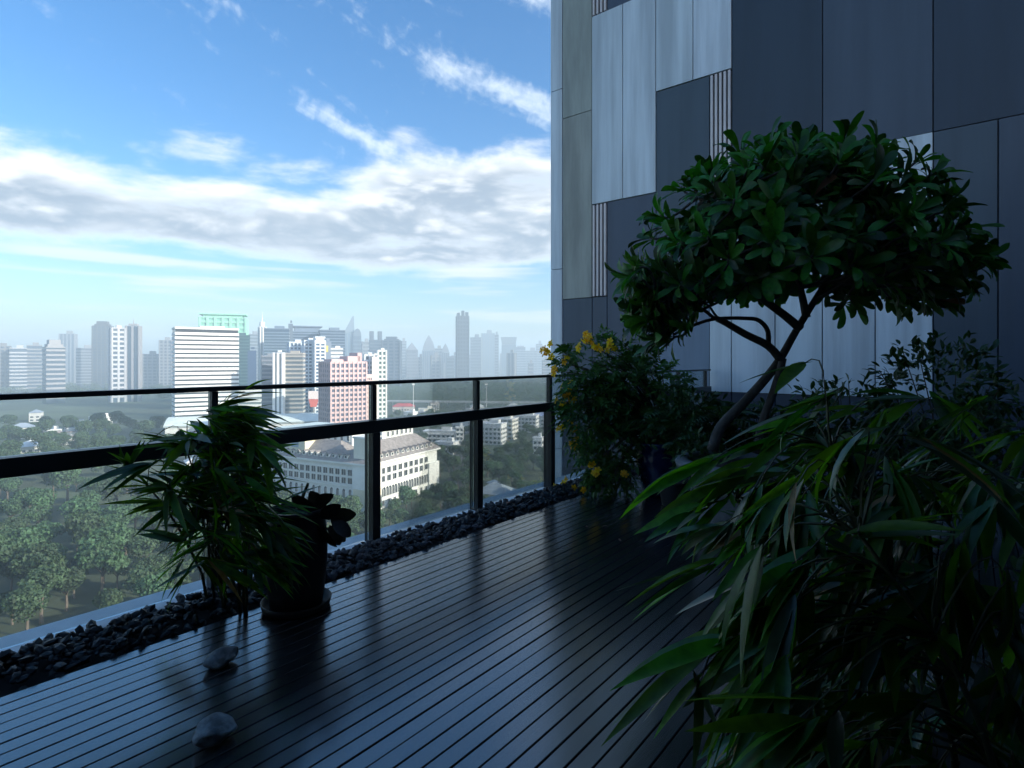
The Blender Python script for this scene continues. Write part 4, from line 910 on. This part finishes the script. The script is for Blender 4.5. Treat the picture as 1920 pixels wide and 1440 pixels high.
def flower_mesh():
    mb = MB(); n = 10
    prof = [(0.06, 0.0), (0.12, 0.25), (0.26, 0.6), (0.36, 0.8)]
    mb.lathe(prof, (0, 0), n, False)
    for k in range(5):
        a = 2 * math.pi * k / 5; e = Vector((math.cos(a), math.sin(a), 0)); s_ = Vector((-e.y, e.x, 0)); b0 = e * 0.33 + Vector((0, 0, 0.78))
        mb.poly([b0 - s_ * 0.20, b0 + e * 0.25 - s_ * 0.30 + Vector((0, 0, 0.10)), b0 + e * 0.5 - s_ * 0.12 + Vector((0, 0, 0.02)), b0 + e * 0.5 + s_ * 0.12 + Vector((0, 0, 0.02)), b0 + e * 0.25 + s_ * 0.30 + Vector((0, 0, 0.10)), b0 + s_ * 0.20])
    return mb.mesh('flower', M_yel)
FM = flower_mesh()
for px, py in ((1030, 656), (1037, 647), (1023, 660), (1029, 665), (1100, 628), (1112, 637), (1145, 645), (1135, 658), (1118, 650), (1063, 676), (1046, 698), (1043, 690), (1070, 722), (1062, 724), (1058, 748), (1076, 745), (1068, 742), (1052, 752), (1050, 805), (1072, 790), (1082, 808), (1078, 835), (1084, 828), (1074, 832), (1110, 868), (1119, 886), (1170, 888), (1092, 652), (1148, 652), (1103, 634), (1077, 752), (1124, 892)):
    for q in range(2):
        p = pt(px + rr.uniform(-3, 3), py + rr.uniform(-3, 3), 6.1 if px > 1090 else 6.32); d = CR * rr.uniform(-1, 0.3) - CF * rr.uniform(0, 0.8) + UP * rr.uniform(-0.4, 0.6)
        M = d.to_track_quat('Z', 'Y').to_matrix().to_4x4() @ Matrix.Scale(rr.uniform(0.042, 0.06), 4); piece('flower', FM, ysh, locmat(p, M))

# --- frangipani tree in a round concrete planter
M_plc = mat('weathered_concrete', (0.17, 0.175, 0.18), 0.85, var=0.25, scale=5, bump=0.2)
kx, ky = at(1392, 4.75); rpl = thing('round_planter', 'round grey concrete planter with broad rim under the frangipani tree', 'planter', (kx, ky, 0))
prof = [(0.30, 0.003), (0.33, 0.03), (0.38, 0.35), (0.42, 0.58), (0.53, 0.60), (0.54, 0.64), (0.52, 0.665), (0.44, 0.668), (0.43, 0.60)]
mb = MB(); mb.lathe(prof, (kx, ky), 40, False); part('bowl', mb, M_plc, rpl, True)
mb = MB(); mb.lathe([(0.435, 0.61), (0.2, 0.64), (0.001, 0.645)], (kx, ky), 24, False); part('soil', mb, M_soil, rpl)
M_fbark = mat('frangipani_bark', (0.055, 0.050, 0.045), 0.75, var=0.35, scale=12, bump=0.4)
M_fr = [mat('frangipani_leaf', (0.024, 0.105, 0.008), 0.48, var=0.3, scale=6, objvar=0.45, trans=0.24, spec=0.3), mat('frangipani_leaf_deep', (0.011, 0.052, 0.007), 0.46, var=0.3, scale=6, objvar=0.45, trans=0.16, spec=0.3), mat('frangipani_leaf_old', (0.16, 0.06, 0.015), 0.5, trans=0.1)]
FP = [(0, .006), (.12, .035), (.3, .09), (.5, .14), (.7, .165), (.86, .14), (.95, .08), (1, .004)]
F_T = [leaf_tmpl(FP, dr, fo, tw, wv) for dr, fo, tw, wv in ((0.15, .25, .1, .1), (0.35, .2, -.2, .15), (0.55, .3, .25, .1), (0.8, .2, 0, .12))]
F_M = [[tmpl_mesh('leaf', t, m) for t in F_T] for m in M_fr]
tree = thing('frangipani_tree', 'frangipani tree with bent bare limbs and dense crown of glossy oblong leaves', 'tree', (kx, ky, 0.62))
def poly(pts_, Y0, Y1): return [pt(px, py, Y0 + (Y1 - Y0) * i / (len(pts_) - 1)) for i, (px, py) in enumerate(pts_)]
def smooth(pts_, k=3):
    o = []
    for i in range(len(pts_) - 1):
        a, b, c, d = pts_[max(0, i - 1)], pts_[i], pts_[i + 1], pts_[min(len(pts_) - 1, i + 2)]
        for j in range(k):
            t_ = j / k; o.append(0.5 * ((2 * b) + (c - a) * t_ + (2 * a - 5 * b + 4 * c - d) * t_ * t_ + (3 * b - a - 3 * c + d) * t_ ** 3))
    return o + [pts_[-1]]
limbs = [('trunk', poly([(1335, 845), (1352, 800), (1395, 755), (1440, 705), (1466, 668), (1492, 622), (1530, 560), (1580, 480)], 4.75, 4.9), 0.047, 0.024),
         ('limb', poly([(1418, 850), (1430, 790), (1450, 735), (1464, 690), (1468, 672)], 4.8, 4.76), 0.034, 0.03),
         ('limb', poly([(1462, 672), (1440, 648), (1400, 628), (1362, 606), (1345, 598)], 4.76, 4.6), 0.036, 0.024),
         ('limb', poly([(1440, 650), (1440, 622), (1425, 602), (1400, 597), (1340, 598), (1295, 612), (1262, 628)], 4.74, 4.5), 0.022, 0.010),
         ('limb', poly([(1500, 615), (1470, 590), (1435, 565), (1395, 535), (1340, 500), (1280, 470)], 4.82, 4.6), 0.040, 0.014),
         ('limb', poly([(1512, 595), (1500, 540), (1480, 480), (1450, 420), (1420, 370)], 4.84, 5.0), 0.034, 0.012),
         ('limb', poly([(1530, 560), (1600, 520), (1660, 490), (1720, 470)], 4.9, 5.1), 0.030, 0.012),
         ('limb', poly([(1540, 545), (1560, 450), (1570, 360), (1560, 300)], 4.9, 5.0), 0.030, 0.010),
         ('limb', poly([(1395, 535), (1360, 470), (1330, 410), (1310, 370)], 4.75, 4.7), 0.020, 0.009),
         ('limb', poly([(1340, 598), (1318, 580), (1290, 570), (1240, 560)], 4.62, 4.4), 0.016, 0.008)]
lp = []
for nm, q, r0, r1 in limbs:
    q = smooth(q); mb = MB(); mb.tube(q, [r0 + (r1 - r0) * i / (len(q) - 1) for i in range(len(q))], 9); part(nm, mb, M_fbark, tree, True)
    if q[-1].z > 1.6 or True: lp += q[len(q) // 3:]
lp = [p for p in lp if p.z > 1.75]
ll = []; tw = MB(); Cc = pt(1485, 545, 4.85); tips = []
k = 0
while len(tips) < 410 and k < 6000:
    k += 1
    d = Vector((rr.gauss(0, 1), rr.gauss(0, 1), rr.gauss(0.25, 1))).normalized()       # right, away, up
    if d.z < -0.30 + 0.35 * abs(d.y): continue
    q = rr.uniform(0.55, 1.0)
    if d.z < 0.0 and q < 0.68 and d.x > -0.3: continue
    p = Cc + (CR * d.x * 1.36 + CF * d.y * 1.15 + UP * d.z * (1.26 if d.z > 0 else 0.95)) * q
    x, y_ = px_of(p)
    if 1335 < x < 1520 and y_ > 545: continue
    if any((p - t_).length < 0.10 for t_, _ in tips): continue
    tips.append((p, d))
for px, py in ((1215, 600), (1240, 625), (1262, 632), (1225, 565), (1190, 545), (1280, 610), (1185, 520), (1250, 590), (1205, 575), (1235, 600), (1270, 595), (1215, 540), (1245, 550), (1275, 570), (1230, 640), (1255, 610), (1200, 500), (1240, 510), (1290, 590), (1300, 560), (1265, 540)): tips.append((pt(px, py, 4.4 + rr.uniform(-.15, .2)), Vector((-0.8, 0, -0.25))))
for p, d in tips:
    dw = (CR * d.x + CF * d.y + UP * (d.z + 0.15)).normalized(); q = min(lp, key=lambda s_: (s_ - p).length)
    tw.tube(bez(q, q.lerp(p, 0.45) - UP * 0.03, p - dw * 0.12, p, 6), [0.012, .0115, .011, .0105, .010, .010, .010], 5)
    n = rr.randint(8, 11)
    for i in range(n):
        a = 2.4 * i + rr.uniform(-.3, .3); e1 = dw.orthogonal().normalized(); e2 = dw.cross(e1); rad = e1 * math.cos(a) + e2 * math.sin(a); op = rr.uniform(0.25, 1.25)
        dd = dw * math.cos(op) + rad * math.sin(op) - UP * 0.12; L = rr.uniform(0.16, 0.27)
        ll.append((locmat(p - dw * 0.05 * i / n + rad * 0.01, frame(dd, dw - rad * 0.3 + rv(0.15)) @ Matrix.Diagonal((L, L * 0.85, L, 1))), rr.randrange(4), 2 if rr.random() < 0.002 else rr.choice((0, 0, 1))))
o = part('twig', tw, M_fbark, tree, True); o['kind'] = 'stuff'
leaves_out(tree, ll, F_T, F_M)

# --- palms and leafy shrubs that fill the corner
M_palm = mat('palm_leaf', (0.028, 0.085, 0.014), 0.45, var=0.3, scale=8, trans=0.2)
def palm(label, px, Y, z0, n, L, seed):
    r = random.Random(seed); x, y_ = at(px, Y); root = thing('palm', label, 'plant', (x, y_, 0)); b0 = Vector((x, y_, z0))
    pm = MB(); pm.lathe([(0.13, 0.003), (0.17, 0.24), (0.18, 0.26), (0.15, 0.262)], (x, y_), 20, False); part('pot', pm, MATS['dark_planter'], root, True)
    mb = MB(); mb.tube([Vector((x, y_, 0.2)), b0], [0.03, 0.025], 7); part('stem', mb, M_stem, root)
    for i in range(n):
        a = 2 * math.pi * i / n + r.uniform(-.2, .2); h = r.uniform(0.4, 1.2); d = Vector((math.cos(a), math.sin(a), 0)); ll_ = L * r.uniform(0.75, 1.1)
        pts_ = bez(b0, b0 + d * ll_ * 0.25 + UP * ll_ * 0.4 * h, b0 + d * ll_ * 0.65 + UP * ll_ * 0.5 * h, b0 + d * ll_ * 0.95 + UP * ll_ * (0.5 * h - 0.28), 14)
        mb = MB(); mb.tube(pts_, [0.005 - 0.0003 * k for k in range(15)], 4)
        for k in range(2, 15):
            t_ = (pts_[k] - pts_[k - 1]).normalized(); s_ = t_.cross(UP).normalized(); w_ = 0.34 * ll_ * math.sin(math.pi * min(0.97, k / 15 + 0.08))
            for sg_ in (-1, 1):
                e = pts_[k] + (s_ * sg_ + t_ * 0.6 - UP * 0.25) * w_; m_ = pts_[k].lerp(e, 0.45) + UP * 0.01
                mb.poly([pts_[k], m_ + t_ * 0.012, e, m_ - t_ * 0.012])
        part('frond', mb, M_palm, root)
palm('small feathery palm in front of the blue grey panel', 1265, 5.9, 0.75, 15, 0.62, 1)
palm('second small feathery palm beside the frangipani trunk', 1345, 5.6, 0.85, 14, 0.55, 2)
palm('low feathery palm against the slate wall behind the planter', 1475, 6.0, 0.55, 14, 0.6, 3)
M_sh = mat('shrub_leaf', (0.018, 0.062, 0.012), 0.45, var=0.35, scale=7, trans=0.18)
ML = leaf_tmpl([(0, .02), (.25, .16), (.55, .19), (.85, .10), (1, .01)], 0.4, 0.25)
def shrub(label, blobs, n, lsize, basepx, baseY, seed):
    r = random.Random(seed); x, y_ = at(basepx, baseY); root = thing('leafy_shrub', label, 'shrub', (x, y_, 0)); ms = []; sm = MB()
    for p, d in blob_pts(blobs, n, r):
        for q in range(4): ms.append(locmat(p + rv(0.03), frame(d + rv(0.7), UP + rv(0.5)) @ Matrix.Scale(lsize * r.uniform(0.7, 1.2), 4)))
        if r.random() < 0.08: sm.tube(bez((x, y_, 0.02), (x, y_, 0.4), p.lerp(Vector((x, y_, 0.3)), 0.4), p, 6), [0.010 - 0.001 * i for i in range(7)], 5)
    o = merged('foliage', ML, ms, M_sh, root, tuple(root.location)); o['kind'] = 'stuff'; o = part('stem', sm, M_stem, root); o['kind'] = 'stuff'
shrub('dark leafy shrub between the blue pot and the concrete planter', [(1300, 790, 5.7, 70, 60), (1330, 850, 5.6, 60, 60), (1310, 860, 5.0, 45, 40)], 480, 0.085, 1305, 5.7, 31)
shrub('dark leafy shrub behind the concrete planter', [(1420, 810, 5.8, 70, 50), (1390, 860, 5.6, 80, 60), (1470, 850, 5.6, 60, 60)], 420, 0.09, 1430, 5.8, 32)
shrub('broad dark shrub in front of the pale panels behind the bamboo', [(1580, 800, 5.6, 110, 90), (1540, 870, 5.4, 90, 80), (1660, 860, 5.3, 100, 90)], 520, 0.10, 1600, 5.6, 33)
shrub('tall dark shrub at the far side of the bamboo trough', [(1760, 760, 5.2, 120, 130), (1700, 880, 5.0, 100, 90), (1860, 860, 4.9, 120, 130)], 600, 0.10, 1780, 5.2, 34)

# --- stones at the left edge, fallen leaves
M_st = mat('river_stone', (0.30, 0.31, 0.31), 0.8, var=0.45, scale=16, bump=0.6)
for px, py, Y, r_, lab in ((414, 1232, 2.80, 0.075, 'pale rounded stone on the deck, the one closer to the black jar'), (404, 1372, 2.25, 0.082, 'pale rounded stone on the deck, the one farther from the black jar')):
    p = pt(px, py, Y); tv, tf = ico2(); mb = MB(); jg = [rr.uniform(0.66, 1.2) for _ in tv]; mb.v = [(p.x + q.x * r_ * 1.25 * j, p.y + q.y * r_ * 0.95 * j, max(0.002, r_ * 0.55 + q.z * r_ * 0.62 * j)) for q, j in zip(tv, jg)]; mb.f = tf; mb.mi = [0] * len(tf)
    o = single('stone', mb, M_st, lab, 'stone', (p.x, p.y, 0), smooth=True); md = o.modifiers.new('round', 'SUBSURF'); md.levels = md.render_levels = 2
M_dry = mat('dry_leaf', (0.16, 0.10, 0.05), 0.7, var=0.3, scale=12); M_red = mat('rust_leaf', (0.22, 0.04, 0.015), 0.6, var=0.3, scale=12)
def fallen(name, label, p, m, s, rz, tm=ML):
    o = link(name, tmpl_mesh(name, tm, m)); o.location = p; o.rotation_euler = (rr.gauss(0, .15), rr.gauss(0, .1), rz); o.scale = (s, s, s); tag(o, label, 'leaf')
def deck_pt(px, py, z=0.006): Y = (EYE - z) * F / (py - HOR); x, y_ = at(px, Y); return (x, y_, z)
fallen('fallen_leaf', 'rust red fallen leaf lying on the pebbles below the glass', deck_pt(952, 944, 0.075), M_red, 0.15, 0.5)
fallen('fallen_leaf', 'small dry leaf on the deck boards below the yellow flowers', deck_pt(1102, 988), M_dry, 0.055, 1.0)
fallen('fallen_leaf', 'curled dry leaf on the deck boards before the blue pot', deck_pt(1141, 987), M_dry, 0.06, 2.2)
fallen('fallen_leaf', 'tan dry leaf on the deck in the shade of the bamboo', deck_pt(1160, 1010), M_dry, 0.05, 4.0)
for k, (px, py) in enumerate(((1052, 905), (1080, 912), (1066, 900), (1090, 918), (1046, 909))):
    x, y_, z = deck_pt(px, py, 0.055); o = link('fallen_flower', FM); o.location = (x, y_, z); o.scale = (0.05,) * 3; o.rotation_euler = (rr.uniform(1, 2), rr.uniform(-1, 1), rr.uniform(0, 6)); tag(o, 'wilted yellow flower fallen onto the dark pebbles', 'flower', 'fallen flowers on the pebbles')
# ------------------------------------------------------------------ haze over the city
hz = bpy.data.materials.new('city_haze'); hz.use_nodes = True; t = NT(hz.node_tree); t.n.remove(t.n['Principled BSDF'])
pv = t.add('ShaderNodeVolumePrincipled'); pv.inputs['Color'].default_value = (0.69, 0.865, 1.0, 1); pv.inputs['Density'].default_value = 0.00048
pv.inputs['Anisotropy'].default_value = 0.0
t.l.new(pv.outputs[0], t.n['Material Output'].inputs['Volume'])
mb = MB(); mb.box(-3900, 3900, -3900, 3900, GZ - 1, 146)
hz_o = struct('haze', mb, hz, kind='stuff')
